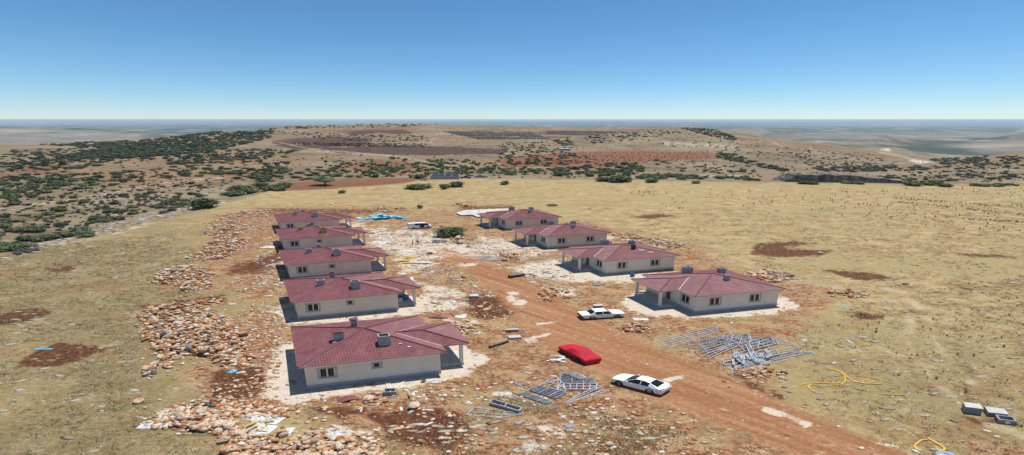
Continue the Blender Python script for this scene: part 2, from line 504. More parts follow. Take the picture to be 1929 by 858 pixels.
# white plaster and stone dust
P_('white', 1.0, 14, [(512,660),(555,640),(860,645),(925,676),(890,705),(800,728),(640,745),(545,762),(495,748)],
   [(522,580),(560,560),(800,560),(845,580),(770,598),(560,614),(525,604)], [(1165,566),(1215,545),(1310,560),(1480,560),(1507,582),(1440,594),(1320,600),(1240,597),(1180,585)],
   [(960,503),(1070,488),(1120,510),(1285,512),(1290,520),(1180,532),(1080,532),(990,522)])
P_('white', .74, 22, [(735,468),(800,452),(835,470),(815,512),(750,520)], [(690,425),(790,430),(900,458),(970,466),(900,480),(720,482),(690,450)],
   [(780,530),(870,545),(885,575),(800,592)], [(900,440),(985,455),(1060,472),(1010,488),(880,488)], [(600,410),(690,420),(700,440),(660,440)], [(520,460),(560,440),(560,470)], [(840,478),(920,470),(980,480),(920,494)],
   [(505,500),(535,485),(540,510)], [(490,590),(530,575),(530,600)], [(1100,428),(1160,445),(1280,455),(1230,462),(1130,450)])
P_('white', .62, 16, [(985,640),(1010,632),(1030,650)], [(560,812),(640,800),(700,815),(620,830)], [(1040,540),(1080,530),(1090,560),(1050,560)], [(680,792),(760,770),(780,780)],
   [(830,600),(900,600),(910,630),(860,640)], [(930,740),(960,735),(970,748),(940,752)], [(1000,800),(1080,800),(1060,830)], [(960,830),(1060,835),(1000,858)])
P_('white', .95, 5, ([(1003,637),(1036,629)], 5), ([(1010,611),(1046,607)], 4), ([(1443,772),(1480,783),(1523,801)], 9), ([(960,553),(976,552)], 5), ([(963,563),(982,570)], 11), ([(865,500),(893,499)], 5), ([(1257,716),(1280,711)], 7), ([(1655,834),(1690,842)], 4))
# the dirt road
P_('road', 1.0, 24, [(790,468),(850,462),(905,480),(960,510),(1020,545),(1095,590),(1175,628),(1290,676),(1400,722),(1545,792),(1730,862),(2000,960),(2100,1100),(1900,1100),(1620,935),(1500,866),(1400,815),(1250,764),(1100,694),(1010,645),(975,600),(925,550),(865,502)])
P_('road', .8, 22, [(1040,600),(1180,625),(1180,650),(1050,640)], [(940,540),(1000,540),(1040,580),(980,600)], [(830,470),(900,462),(960,470),(940,490)])
# green-grey grass to the left, tyre tracks on the right
P_('green', 1.0, 160, [(-400,440),(330,430),(420,560),(300,700),(420,860),(600,1100),(-600,1100)])
P_('green', .35, 120, [(1560,690),(1929,600),(2100,1100),(1800,900)], [(820,790),(1100,800),(1150,1100),(700,1100)])
P_('track', .5, 9, ([(1480,528),(1600,545),(1690,570),(1716,605),(1712,650),(1760,720),(1850,795),(1990,850)], 9), ([(1560,520),(1700,550),(1750,600),(1765,650),(1830,720),(1940,790)], 7), ([(1330,480),(1480,525)], 8))
# hills
P_('red', .85, 7, [(930,302),(1060,286),(1200,283),(1345,287),(1356,300),(1230,306),(1140,317),(950,316)], [(470,362),(560,342),(700,334),(815,336),(740,350),(560,360)], [(640,306),(760,306),(800,318),(700,322),(640,320)])
P_('red', .6, 7, [(560,245),(760,239),(820,245),(700,250),(600,252)], [(1035,248),(1270,240),(1290,245),(1060,257)], [(1490,269),(1580,274),(1560,285),(1500,278)], [(-20,322),(120,312),(140,325),(0,342)], [(700,300),(790,305),(830,330),(740,335)], [(920,290),(1000,300),(960,312)], [(230,320),(320,312),(300,324)])
P_('red', .35, 20, [(300,300),(560,285),(640,300),(500,330),(350,330)], [(1150,310),(1260,315),(1200,330)])
P_('plow', .95, 6, [(595,281),(700,275),(850,276),(962,282),(945,290),(800,293),(640,289)])
P_('plow', .7, 9, [(510,262),(640,255),(705,262),(690,274),(560,285),(515,275)], [(640,246),(760,243),(790,252),(660,256)])
P_('track', .5, 3, ([(600,284),(645,286),(740,294),(803,305)], 3), ([(515,266),(560,276),(600,284)], 2.5), ([(806,276),(812,266),(820,259)], 3), ([(820,259),(822,252),(860,249)], 2.5),
   ([(1455,267),(1476,278)], 3.5), ([(1518,287),(1530,278)], 2.5), ([(1655,287),(1690,293),(1730,303)], 4))
P_('white', .9, 5, [(1710,303),(1722,300),(1760,306),(1730,309)], [(1655,282),(1675,279),(1680,287)])
P_('white', .5, 8, ([(-10,396),(150,374),(300,346),(420,335)], 3.5), ([(1180,334),(1330,331),(1420,333)], 5), ([(1250,270),(1380,276)], 8), ([(330,395),(420,382)], 8), ([(215,440),(280,424)], 6))

P_('bare', .75, 5, [(-50,224),(640,224),(920,229),(640,236),(300,235),(-50,235)], [(1400,236),(1700,233),(1940,236),(1700,239)])
P_('bare', .6, 7, [(1430,254),(1600,250),(1920,249),(1920,256),(1700,264),(1470,263)], [(1560,270),(1640,266),(1700,270),(1620,275)], [(1820,283),(1940,277),(1940,287),(1850,290)])
P_('bare', 1.0, 6, [(-60,243),(60,241),(150,247),(220,253),(285,262),(200,275),(0,285),(-60,280)], [(1380,247),(1405,240),(1425,240),(1450,250),(1430,258),(1390,258)], [(1900,252),(1929,243),(2000,240),(2000,262),(1900,262)], [(1600,262),(1640,255),(1660,258),(1640,266)], [(1760,276),(1830,270),(2000,262),(2000,272),(1860,282)])
SITE = {}
def make_ground():
    ys = [np.linspace(-39, 26, 14)]
    rows = np.arange(1010, 336, -2.3)
    ys.append(np.array([un(964.5, r)[1] for r in rows]))
    ys.append(np.geomspace(ys[-1][-1] * 1.004, 1250, 150))
    ys.append(np.geomspace(1262, 60000, 150))
    ys = np.concatenate(ys)
    ts = np.concatenate([-np.geomspace(3.2, .80, 26)[:-1], np.linspace(-.79, .79, 440), np.geomspace(.80, 3.2, 26)])
    T, Y = np.meshgrid(ts, ys)
    X = T * (Y + 42.0)
    sh = X.shape
    x, y = X.ravel(), Y.ravel()
    z = gz(x, y)
    co = np.stack([x * S, y, z], 1)
    ny, nx = sh
    idx = np.arange(ny * nx).reshape(ny, nx)
    quads = np.stack([idx[:-1,:-1], idx[:-1,1:], idx[1:,1:], idx[1:,:-1]], -1).reshape(-1, 4)
    me = bpy.data.meshes.new('ground')
    me.vertices.add(len(co)); me.vertices.foreach_set('co', co.ravel())
    me.loops.add(quads.size); me.loops.foreach_set('vertex_index', quads.ravel())
    me.polygons.add(len(quads)); me.polygons.foreach_set('loop_start', np.arange(0, quads.size, 4))
    me.polygons.foreach_set('loop_total', np.full(len(quads), 4))
    me.update(calc_edges=True); me.validate()
    px, py = pj(x, np.maximum(y, 5), z)
    P = np.stack([px, py * AN], 1)
    masks = {k: np.zeros(len(x)) for k in ('soil','dark','white','road','hill','red','plow','track','green','far','bare')}
    for mask, st, fe, p in PAINT:
        line = isinstance(p, tuple)
        a = np.array(p[0] if line else p, float)
        lo = a.min(0) - fe * 2 - 20; hi = a.max(0) + fe * 2 + 20
        sel = (px > lo[0]) & (px < hi[0]) & (py > lo[1]) & (py < hi[1])
        if not sel.any(): continue
        s = line_sd(P[sel], p[0], p[1]) if line else poly_sd(P[sel], p)
        m = np.clip(.5 + s / (2 * fe), 0, 1); m = m*m*(3-2*m) * st
        masks[mask][sel] = np.maximum(masks[mask][sel], m)
    De = np.interp(x / np.maximum(y, 20), EDGE_T, EDGE_D)
    masks['hill'] = np.clip((y - De * .97) / (De * .06), 0, 1)
    masks['far'] = np.clip((y - 1350) / 500, 0, 1)
    for nm, ks in (('mask_site', ('soil','dark','white','road')), ('mask_hill', ('hill','red','plow','track')), ('mask_wide', ('green','far','bare'))):
        at_ = me.attributes.new(nm, 'FLOAT_COLOR', 'POINT')
        d = np.ones((len(x), 4), np.float32)
        for i, k in enumerate(ks): d[:, i] = masks[k]
        at_.data.foreach_set('color', d.ravel())
    me.polygons.foreach_set('use_smooth', np.ones(len(quads), bool))
    SITE['masks'] = masks; SITE['px'] = px; SITE['py'] = py
    return me

def ground_material():
    t = NT('ground_earth')
    g = t.n('NewGeometry')
    unst = t.n('VectorMath', operation='MULTIPLY'); unst.inputs[1].default_value = (1 / S, 1, 1)
    t.l(g.outputs['Position'], unst.inputs[0]); pos = unst.outputs[0]
    def split(nm):
        a = t.n('Attribute', attribute_name=nm); s = t.n('SeparateColor')
        t.l(a.outputs['Color'], s.inputs[0]); return s.outputs[0], s.outputs[1], s.outputs[2], a.outputs['Alpha']
    soil, dark, white, road = split('mask_site')
    hill, red, plow, track = split('mask_hill')
    green, far, bare, _ = split('mask_wide')
    n_l = t.noise(pos, .05, 5, .6)     # 20 m patches
    n_m = t.noise(pos, .35, 6, .65)    # 3 m
    n_f = t.noise(pos, 2.2, 6, .7)     # half a metre
    n_ff = t.noise(pos, 9.0, 4, .7)    # hand-sized
    n_s = t.noise(pos, 1.1, 5, .7)
    # dry grass
    dry = t.ramp(t.math('ADD', t.math('MULTIPLY', n_m, .5), t.math('MULTIPLY', n_f, .5)), [(.32, (.22,.145,.07)), (.46, (.375,.275,.13)), (.64, (.49,.38,.195))])
    dry = t.mix(t.sstep(n_l, .45, .62), dry, t.mix(n_f, (.29,.22,.10), (.46,.36,.175)))
    olive = t.ramp(t.math('ADD', t.math('MULTIPLY', n_m, .5), t.math('MULTIPLY', n_f, .5)), [(.28, (.145,.11,.05)), (.5, (.245,.19,.095)), (.70, (.35,.28,.15))])
    c = t.mix(t.math('MULTIPLY', green, t.sstep(t.math('ADD', n_l, t.math('MULTIPLY', n_m, .5)), .45, .85)), dry, olive)
    c = t.mix(t.math('MULTIPLY', green, .45), c, olive)
    # bare brownish worn places in the grass
    c = t.mix(t.math('MULTIPLY', t.sstep(t.noise(pos, .12, 6, .7), .56, .68), .5), c, t.mix(n_f, (.23,.12,.05), (.36,.22,.11)))
    # hills: beige stony ground with thin grass
    hb = t.ramp(t.math('ADD', t.math('MULTIPLY', t.noise(pos, .018, 6, .65), .6), t.math('MULTIPLY', n_m, .4)),
                [(.26, (.13,.095,.052)), (.45, (.205,.155,.092)), (.60, (.265,.21,.135)), (.78, (.33,.275,.195))])
    hb = t.mix(t.math('MULTIPLY', t.sstep(t.noise(pos, .009, 5, .6), .52, .62), .55), hb, t.mix(n_m, (.19,.10,.05), (.29,.165,.085)))
    hb = t.mix(t.math('MULTIPLY', t.sstep(t.noise(pos, .12, 5, .7), .60, .66), .45), hb, (.06,.065,.035))
    c = t.mix(hill, c, hb)
    # field patterns on the hill
    rf = t.mix(t.math('MULTIPLY_ADD', n_m, .5, t.math('MULTIPLY', n_f, .5)), (.14,.055,.028), (.26,.125,.066))
    c = t.mix(t.sstep(t.math('MULTIPLY_ADD', t.math('SUBTRACT', t.noise(pos, .05, 5, .65), .5), 1.0, red), .30, .80), c, rf)
    pf = t.mix(n_m, (.055,.033,.026), (.115,.07,.055))
    c = t.mix(t.sstep(t.math('MULTIPLY_ADD', t.math('SUBTRACT', t.noise(pos, .04, 5, .6), .5), .8, plow), .35, .6), c, pf)
    # disturbed red-brown soil
    st1 = t.mix(t.sstep(n_f, .38, .62), (.175,.068,.028), (.40,.205,.105))
    st1 = t.mix(t.sstep(t.noise(pos, .5, 5, .7), .46, .62), st1, t.mix(n_f, (.29,.155,.07), (.54,.38,.21)))
    e = t.math('MULTIPLY_ADD', t.math('SUBTRACT', t.math('ADD', t.math('ADD', t.math('MULTIPLY', n_m, .3), t.math('MULTIPLY', n_f, .3)), t.math('MULTIPLY', t.noise(pos, .13, 5, .65), .4)), .5), 1.8, soil)
    st1 = t.mix(t.math('MULTIPLY', t.sstep(t.math('ADD', t.math('MULTIPLY', t.noise(pos, .22, 6, .7), .6), t.math('MULTIPLY', n_f, .4)), .48, .78), .75), st1, t.mix(n_ff, (.30,.215,.12), (.47,.37,.22)))
    c = t.mix(t.sstep(e, .34, .66), c, st1)
    dk = t.mix(t.sstep(n_f, .4, .72), (.075,.026,.013), (.19,.07,.032))
    e = t.math('MULTIPLY_ADD', t.math('SUBTRACT', n_s, .5), 1.3, dark)
    c = t.mix(t.math('MULTIPLY', t.sstep(e, .30, .55), .92), c, dk)
    # road
    wv = t.n('VectorMath', operation='MULTIPLY'); wv.inputs[1].default_value = (1, 1, 1)
    rot = t.n('VectorRotate', rotation_type='Z_AXIS'); rot.inputs['Angle'].default_value = R(52)
    t.l(pos, rot.inputs['Vector'])
    sc2 = t.n('VectorMath', operation='MULTIPLY'); sc2.inputs[1].default_value = (.05, .9, 1)
    t.l(rot.outputs[0], sc2.inputs[0])
    streak = t.noise(sc2.outputs[0], 1.0, 5, .65)
    rc = t.ramp(t.math('ADD', t.math('MULTIPLY', streak, .6), t.math('MULTIPLY', n_f, .4)), [(.15, (.23,.095,.042)), (.48, (.37,.175,.083)), (.82, (.52,.31,.175))])
    e = t.math('MULTIPLY_ADD', t.math('SUBTRACT', n_m, .5), .8, road)
    c = t.mix(t.math('MULTIPLY', t.sstep(e, .2, .85), .93), c, rc)
    # pale dust
    wc = t.ramp(t.math('ADD', t.math('MULTIPLY', n_f, .55), t.math('MULTIPLY', n_s, .45)), [(.10, (.40,.30,.20)), (.35, (.54,.46,.36)), (.75, (.63,.57,.47))])
    e = t.math('MULTIPLY_ADD', t.math('SUBTRACT', t.math('ADD', t.math('MULTIPLY', n_s, .4), t.math('MULTIPLY', n_m, .6)), .5), 2.1, white)
    wfac = t.math('MULTIPLY', t.sstep(e, .30, .85), .95)
    c = t.mix(wfac, c, wc)
    e = t.math('MULTIPLY_ADD', t.math('SUBTRACT', n_m, .5), .9, track)
    c = t.mix(t.math('MULTIPLY', t.sstep(e, .25, .7), .8), c, t.mix(n_f, (.43,.335,.205), (.54,.44,.30)))
    # pebbles and small pale chips lying everywhere near
    vo = t.n('TexVoronoi', feature='F1', i_Scale=2.6, i_Randomness=1.0); t.l(pos, vo.inputs['Vector'])
    sep = t.n('SeparateColor'); t.l(vo.outputs['Color'], sep.inputs[0])
    chip = t.math('MULTIPLY', t.math('LESS_THAN', vo.outputs['Distance'], t.math('MULTIPLY', sep.outputs[0], .34)), t.math('GREATER_THAN', sep.outputs[1], .62))
    chip = t.math('MULTIPLY', chip, t.sstep(t.math('ADD', n_m, t.math('MULTIPLY', t.math('SUBTRACT', n_l, .5), .8)), .40, .62))
    nearm = t.math('SUBTRACT', 1.0, hill)
    c = t.mix(t.math('MULTIPLY', t.math('MULTIPLY', chip, nearm), .75), c, t.mix(sep.outputs[2], (.34,.22,.14), (.60,.54,.46)))
    # fine salt and pepper
    c = t.mix(t.math('MULTIPLY', nearm, .55), c, t.ramp(n_ff, [(.30, (.42,.40,.38)), (.5, (1,1,1)), (.72, (1.0,1.0,1.0))]), 'MULTIPLY')
    # the far plain: pale fields and dark green-blue orchards
    sc3 = t.n('VectorMath', operation='MULTIPLY'); sc3.inputs[1].default_value = (1/240, 1/620, 0)
    t.l(pos, sc3.inputs[0])
    fn = t.noise(sc3.outputs[0], 1.0, 10, .68)
    sc4 = t.n('VectorMath', operation='MULTIPLY'); sc4.inputs[1].default_value = (1/90, 1/260, 0)
    t.l(pos, sc4.inputs[0])
    vf = t.n('TexVoronoi', i_Scale=1.0); t.l(sc4.outputs[0], vf.inputs['Vector'])
    sv = t.n('SeparateColor'); t.l(vf.outputs['Color'], sv.inputs[0])
    fc = t.ramp(t.math('ADD', t.math('MULTIPLY', fn, .8), t.math('MULTIPLY', sv.outputs[0], .22)), [(.15, (.024,.042,.026)), (.50, (.050,.064,.038)), (.57, (.11,.10,.06)), (.66, (.24,.19,.125)), (.77, (.40,.33,.24)), (.86, (.20,.13,.08)), (.96, (.32,.27,.19))])
    fc = t.mix(bare, fc, t.ramp(t.math('ADD', t.math('MULTIPLY', t.noise(pos, .004, 6, .65), .6), t.math('MULTIPLY', t.noise(pos, .0012, 4), .4)), [(.22, (.12,.10,.07)), (.5, (.23,.19,.14)), (.8, (.38,.325,.26))]))
    c = t.mix(far, c, fc)
    t.l(c, t.b.inputs['Base Color'])
    t.b.inputs['Roughness'].default_value = .95
    t.b.inputs['Specular IOR Level'].default_value = .15
    h = t.math('ADD', t.math('MULTIPLY', n_f, .35), t.math('MULTIPLY', n_ff, .12))
    h = t.math('MULTIPLY', h, t.math('SUBTRACT', 1.0, t.math('MULTIPLY', wfac, .8)))
    h = t.math('ADD', h, t.math('MULTIPLY', chip, .05))
    t.bump(h, .75, .55)
    return t.mat
gm = make_ground()
gm.materials.append(ground_material())
ground = tag(link('ground', gm), kind='structure')

# ------------------------------------------------------------------ houses
W_, K_, EZ = 11.05, 1.6 / 5.525, 3.3       # roof side, slope, eave height
PU, PV0, PV1 = 13.32, 1.6, 7.9             # porch roof: outer eave and its two side eaves
PM = (PV0 + PV1) / 2
HC = W_ / 2

def sheet_mesh(o, e, s, a0, a1, depth, clips, ang, lift):
    """one ribbed roof sheet: waves along the eave, steps up the slope, cut to the hips and valleys"""
    na = max(4, int(round((a1 - a0) / .221)) * 4)
    rows = int(math.ceil((depth + .06) / .36))
    bm = bmesh.new(); grid = []
    for r in range(rows):
        for fr in (0.0, 1.0):
            b = -.06 + (r + fr) * .36
            line = []
            for i in range(na + 1):
                a = a0 + (a1 - a0) * i / na
                z = EZ + .05 + K_ * b + .022 * math.cos(2 * math.pi * a / .221) + .032 * (1 - fr) + lift
                line.append(bm.verts.new((o[0] + e[0]*a + s[0]*b, o[1] + e[1]*a + s[1]*b, z)))
            grid.append(line)
    for p, q in zip(grid[:-1], grid[1:]):
        for i in range(na):
            bm.faces.new((p[i], p[i+1], q[i+1], q[i]))
    for (nx, ny), d in clips:
        L = nx*nx + ny*ny
        bmesh.ops.bisect_plane(bm, geom=bm.verts[:] + bm.edges[:] + bm.faces[:], plane_co=(nx*d/L, ny*d/L, 0), plane_no=(nx, ny, 0), clear_outer=True)
        if not bm.faces: break
    if not bm.faces or sum(f.calc_area() for f in bm.faces) < .05:
        bm.free(); return None
    bmesh.ops.recalc_face_normals(bm, faces=bm.faces)
    if sum(f.normal.z for f in bm.faces) < 0: bmesh.ops.reverse_faces(bm, faces=bm.faces)
    c, q = math.cos(ang), math.sin(ang)
    for v in bm.verts:
        x, y = v.co.x - HC, v.co.y - HC
        v.co.x, v.co.y = S * (c*x - q*y), q*x + c*y
    me = bpy.data.meshes.new('roof_sheet'); bm.to_mesh(me); bm.free()
    me.materials.append(M['roof'])
    return me

def wall_mb(mb, p0, d, n, length, z0, z1, holes, depth=.16):
    P = lambda s_, k, z: (p0[0] + d[0]*s_ + n[0]*k, p0[1] + d[1]*s_ + n[1]*k, z)
    ss = sorted({0, length, *[h[0] for h in holes], *[h[1] for h in holes]})
    zs = sorted({z0, z1, *[h[2] for h in holes], *[h[3] for h in holes]})
    for a, b in zip(ss[:-1], ss[1:]):
        for lo, hi in zip(zs[:-1], zs[1:]):
            if any(h[0] <= a and b <= h[1] and h[2] <= lo and hi <= h[3] for h in holes): continue
            mb.add([P(a,0,lo), P(b,0,lo), P(b,0,hi), P(a,0,hi)], [(0,1,2,3)])
    for a, b, lo, hi in holes:
        mb.add([P(a,0,lo),P(b,0,lo),P(b,0,hi),P(a,0,hi),P(a,-depth,lo),P(b,-depth,lo),P(b,-depth,hi),P(a,-depth,hi)],
               [(0,4,5,1),(1,5,6,2),(2,6,7,3),(3,7,4,0)])

def make_house(ang):
    """builds one house in its own frame, turned by ang; returns its Empty"""
    root = link('house', None)
    sh = lambda v: [(x - HC, y - HC, z) for x, y, z in v]
    def put(name, mb, mat, parent=root, smooth=None):
        mb.v = sh(mb.v)
        return mb.build(name, mat, parent, ang, smooth=smooth)
    w0, w1 = .48, W_ - .42
    L = w1 - w0
    walls = {'front': ((w0, w0), (1,0), (0,-1)), 'right': ((w1, w0), (0,1), (1,0)),
             'back': ((w1, w1), (-1,0), (0,1)), 'left': ((w0, w1), (0,-1), (-1,0))}
    # openings: along the wall, sill height, head height
    op = {'front': [(1.0, 2.12, 1.28, 2.55, 'w'), (4.95, 5.52, 1.88, 2.56, 's')],
          'right': [(7.35, 8.9, 1.28, 2.55, 'w'), (4.3, 5.3, .47, 2.5, 'd'), (2.6, 3.5, 1.28, 2.4, 'w')],
          'back':  [(1.72, 2.92, 1.28, 2.57, 'w'), (6.62, 7.82, 1.28, 2.57, 'w')],
          'left':  [(1.5, 2.6, 1.28, 2.55, 'w'), (6.5, 7.6, 1.28, 2.55, 'w')]}
    wm = MB()
    for k, (p0, d, n) in walls.items():
        wall_mb(wm, p0, d, n, L, .45, EZ - .06, [o[:4] for o in op[k]])
    put('wall', wm, M['plaster'])
    pl = MB(); pl.box(w0 - .035, w1 + .035, w0 - .035, w1 + .035, -.05, .45); put('plinth', pl, M['plinth'])
    fl = MB(); fl.box(w0 + .2, w1 - .2, w0 + .2, w1 - .2, .452, .47); put('inner_floor', fl, M['concrete_d'])
    for k, (p0, d, n) in walls.items():
        B = lambda mb, s0, s1, n0, n1, z0, z1: mb.box(*sorted((p0[0]+d[0]*s0+n[0]*n0, p0[0]+d[0]*s1+n[0]*n1)), *sorted((p0[1]+d[1]*s0+n[1]*n0, p0[1]+d[1]*s1+n[1]*n1)), z0, z1)
        for a, b, lo, hi, kind in op[k]:
            if kind == 'd':
                m = MB(); B(m, a + .06, b - .06, -.12, -.07, lo, hi - .06); dr = put('door', m, M['door'])
                m = MB(); B(m, b - .24, b - .12, -.07, -.03, 1.4, 1.44); put('handle', m, M['steel'], dr)
                m = MB(); B(m, a, a+.06, -.14, -.02, lo, hi); B(m, b-.06, b, -.14, -.02, lo, hi); B(m, a+.06, b-.06, -.14, -.02, hi-.06, hi)
                put('door_frame', m, M['trim'], dr)
                continue
            m = MB(); t = .07
            B(m, a, a+t, -.15, -.06, lo, hi); B(m, b-t, b, -.15, -.06, lo, hi)
            B(m, a+t, b-t, -.15, -.06, lo, lo+t); B(m, a+t, b-t, -.15, -.06, hi-t, hi)
            mid = (a + b) / 2
            if kind == 'w': B(m, mid-.05, mid+.05, -.15, -.06, lo+t, hi-t)
            win = put('window', m, M['pvc'])
            for x0, x1 in (((a+t, mid-.05), (mid+.05, b-t)) if kind == 'w' else ((a+t, b-t),)):
                m = MB(); B(m, x0, x1, -.13, -.10, lo+t, hi-t); put('pane', m, M['glass'], win)
            m = MB(); q = .17 if kind == 'w' else .14
            B(m, a-q, a, .0, .03, lo-q, hi+q); B(m, b, b+q, .0, .03, lo-q, hi+q)
            B(m, a, b, .0, .03, hi, hi+q); B(m, a, b, .0, .03, lo-q, lo)
            put('window_trim', m, M['trim'], win)
            m = MB(); B(m, a-.03, b+.03, -.05, .07, lo-.03, lo+.012); put('window_sill', m, M['plinth'], win)
    # porch
    m = MB(); m.box(w1 + .04, PU - .42, 1.85, 7.55, -.05, .36); put('porch_floor', m, M['concrete'])
    m = MB(); m.box(PU - .42, PU - .08, 3.6, 5.4, -.05, .18); put('porch_step', m, M['concrete'])
    for v in (2.1, 7.2):
        m = MB(); m.box(PU - .72, PU - .44, v - .14, v + .14, .36, EZ - .06); put('column', m, M['plaster'])
    # roof: slab with fascia and soffit, sheets, ridge caps, valley strips, chimneys
    m = MB(); m.prism([(0,0),(W_,0),(W_,PV0),(PU,PV0),(PU,PV1),(W_,PV1),(W_,W_),(0,W_)], EZ - .1, EZ)
    roof = put('roof', m, M['fascia'])
    k = 0
    def sheets(o, e, s, a0, a1, depth, clips, n):
        nonlocal k
        for i in range(n):
            b0, b1 = a0 + (a1-a0)*i/n, a0 + (a1-a0)*(i+1)/n
            me = sheet_mesh(o, e, s, b0 - .015, b1 + .015, depth, clips, ang, .006 * (k % 2))
            k += 1
            if me: link('roof_sheet', me, roof)
    sheets((0,0), (1,0), (0,1), 0, W_, HC, [((-1,1), 0), ((1,1), W_)], 10)
    sheets((0,0), (0,1), (1,0), 0, W_, HC, [((1,-1), 0), ((1,1), W_)], 10)
    sheets((0,W_), (1,0), (0,-1), 0, W_, HC, [((-1,-1), -W_), ((1,-1), 0)], 10)
    vc = [((-1,-1), -W_), ((-1,1), 0)]
    sheets((W_,0), (0,1), (-1,0), 0, PM, HC, vc + [((1,1), W_ + PV0)], 4)
    sheets((W_,0), (0,1), (-1,0), PM, W_, HC, vc + [((1,-1), W_ - PV1)], 6)
    hd = PM - PV0
    sheets((0,PV0), (1,0), (0,1), W_ - hd, PU, hd, [((-1,-1), -(W_ + PV0)), ((1,1), PU + PV0)], 5)
    sheets((0,PV1), (1,0), (0,-1), W_ - hd, PU, hd, [((-1,1), -(W_ - PV1)), ((1,-1), PU - PV1)], 5)
    sheets((PU,0), (0,1), (-1,0), PV0, PV1, hd, [((-1,-1), -(PU + PV0)), ((-1,1), -(PU - PV1))], 6)
    zt, zp = EZ + .09 + K_*HC, EZ + .09 + K_*hd
    ap = (HC, HC, zt + .02); pa = (PU - hd, PM, zp + .02); pb = (W_ - hd, PM, zp + .02)
    caps = [((0,0,EZ+.09), ap), ((W_,0,EZ+.09), ap), ((W_,W_,EZ+.09), ap), ((0,W_,EZ+.09), ap),
            ((PU,PV0,EZ+.09), pa), ((PU,PV1,EZ+.09), pa), (pb, pa)]
    for a, b in caps:
        m = MB(); m.tube([a, b], .085, 7); put('ridge_cap', m, M['ridge'], roof, smooth=60)
    for v in (PV0, PV1):
        m = MB(); m.bar((W_, v, EZ + .07), (W_ - hd, PM, zp - .02), .11, .05); put('valley_strip', m, M['flash'], roof)
    for nm, (cx, cy, sx, sy, zc) in {'front': (6.68, 2.45, .92, .86, 1.32), 'left': (3.4, 4.25, .78, .62, 1.05), 'back': (4.98, 7.5, .46, .50, .98)}.items():
        zr = EZ + K_ * (HC - max(abs(cx - HC), abs(cy - HC)))
        x0, x1, y0, y1 = cx - sx/2, cx + sx/2, cy - sy/2, cy + sy/2
        m = MB(); zt_ = zr + zc; wd = .09
        m.box(x0, x1, y0, y0+wd, zr - .25, zt_); m.box(x0, x1, y1-wd, y1, zr - .25, zt_)
        m.box(x0, x0+wd, y0+wd, y1-wd, zr - .25, zt_); m.box(x1-wd, x1, y0+wd, y1-wd, zr - .25, zt_)
        ch = put('chimney', m, M['chim']); ch['_which'] = nm
        m = MB(); m.box(x0+wd, x1-wd, y0+wd, y1-wd, zr - .2, zt_ - .35); put('flue_shade', m, M['hollow_shade'], ch)  # black plug painted as the shade down the flue
    return root

HOUSES = [  # near eave corners in the photograph, angle of the long wall, turned round, mesh class, label
    ((561,694), (841,664), 19.0, 0, 'a', 'maroon roofed bungalow nearest the camera, with a broad white dust apron and two capped chimneys'),
    ((549,571.7), (757.5,552), 21.3, 0, 'b', 'maroon roofed bungalow directly behind the nearest one, dark bundles heaped on its porch'),
    ((536.4,500.4), (705.7,488.6), 21.3, 0, 'b', 'maroon roofed bungalow midway along the row of five, with three grey open chimneys'),
    ((526.6,452.2), (669.3,443.8), 21.3, 0, 'b', 'maroon roofed bungalow with ochre foam chimneys and pale smears on its roof'),
    ((523.8,419.8), (644,413.6), 21.3, 0, 'b', 'maroon roofed bungalow farthest down the row of five, next to the turquoise foam boards'),
    ((1309,560), (1481,545), 18.5, 1, 'c', 'maroon roofed bungalow with a porch behind the old white saloon car'),
    ((1139,492.5), (1281.6,481.9), 20.6, 1, 'd', 'maroon roofed bungalow with a dark pipe cowl and white scraps on its roof'),
    ((1032.4,447), (1148.8,439.2), 20.6, 1, 'd', 'maroon roofed bungalow with a grey concrete tank standing at its right wall end'),
    ((954,415.3), (1056.7,408.3), 20.6, 1, 'd', 'maroon roofed bungalow standing beside the bare white foundation slab'),
]
HOUSE_AT = []
protos = {}
for (pa, pb, deg, turn, cls, label) in HOUSES:
    A, B = un(*pa, EZ), un(*pb, EZ)
    ang = R(deg)
    cx = (A[0]+B[0])/2 - math.sin(ang) * HC
    cy = (A[1]+B[1])/2 + math.cos(ang) * HC
    HOUSE_AT.append((cx, cy, ang + (math.pi if turn else 0)))
    if cls not in protos:
        h = protos[cls] = make_house(ang + (math.pi if turn else 0))
    else:
        h = copy_tree(protos[cls])
    h.location = at(cx, cy, 0)
    tag(h, label, 'house', 'new bungalows in two facing rows')
def house_point(i, u, v, z):
    cx, cy, a = HOUSE_AT[i]; u -= HC; v -= HC
    return cx + math.cos(a)*u - math.sin(a)*v, cy + math.sin(a)*u + math.cos(a)*v, z
KIDS = {}
for o in bpy.data.objects:
    if o.parent: KIDS.setdefault(o.parent.name, []).append(o)
roots = [o for o in bpy.data.objects if o.get('category') == 'house']
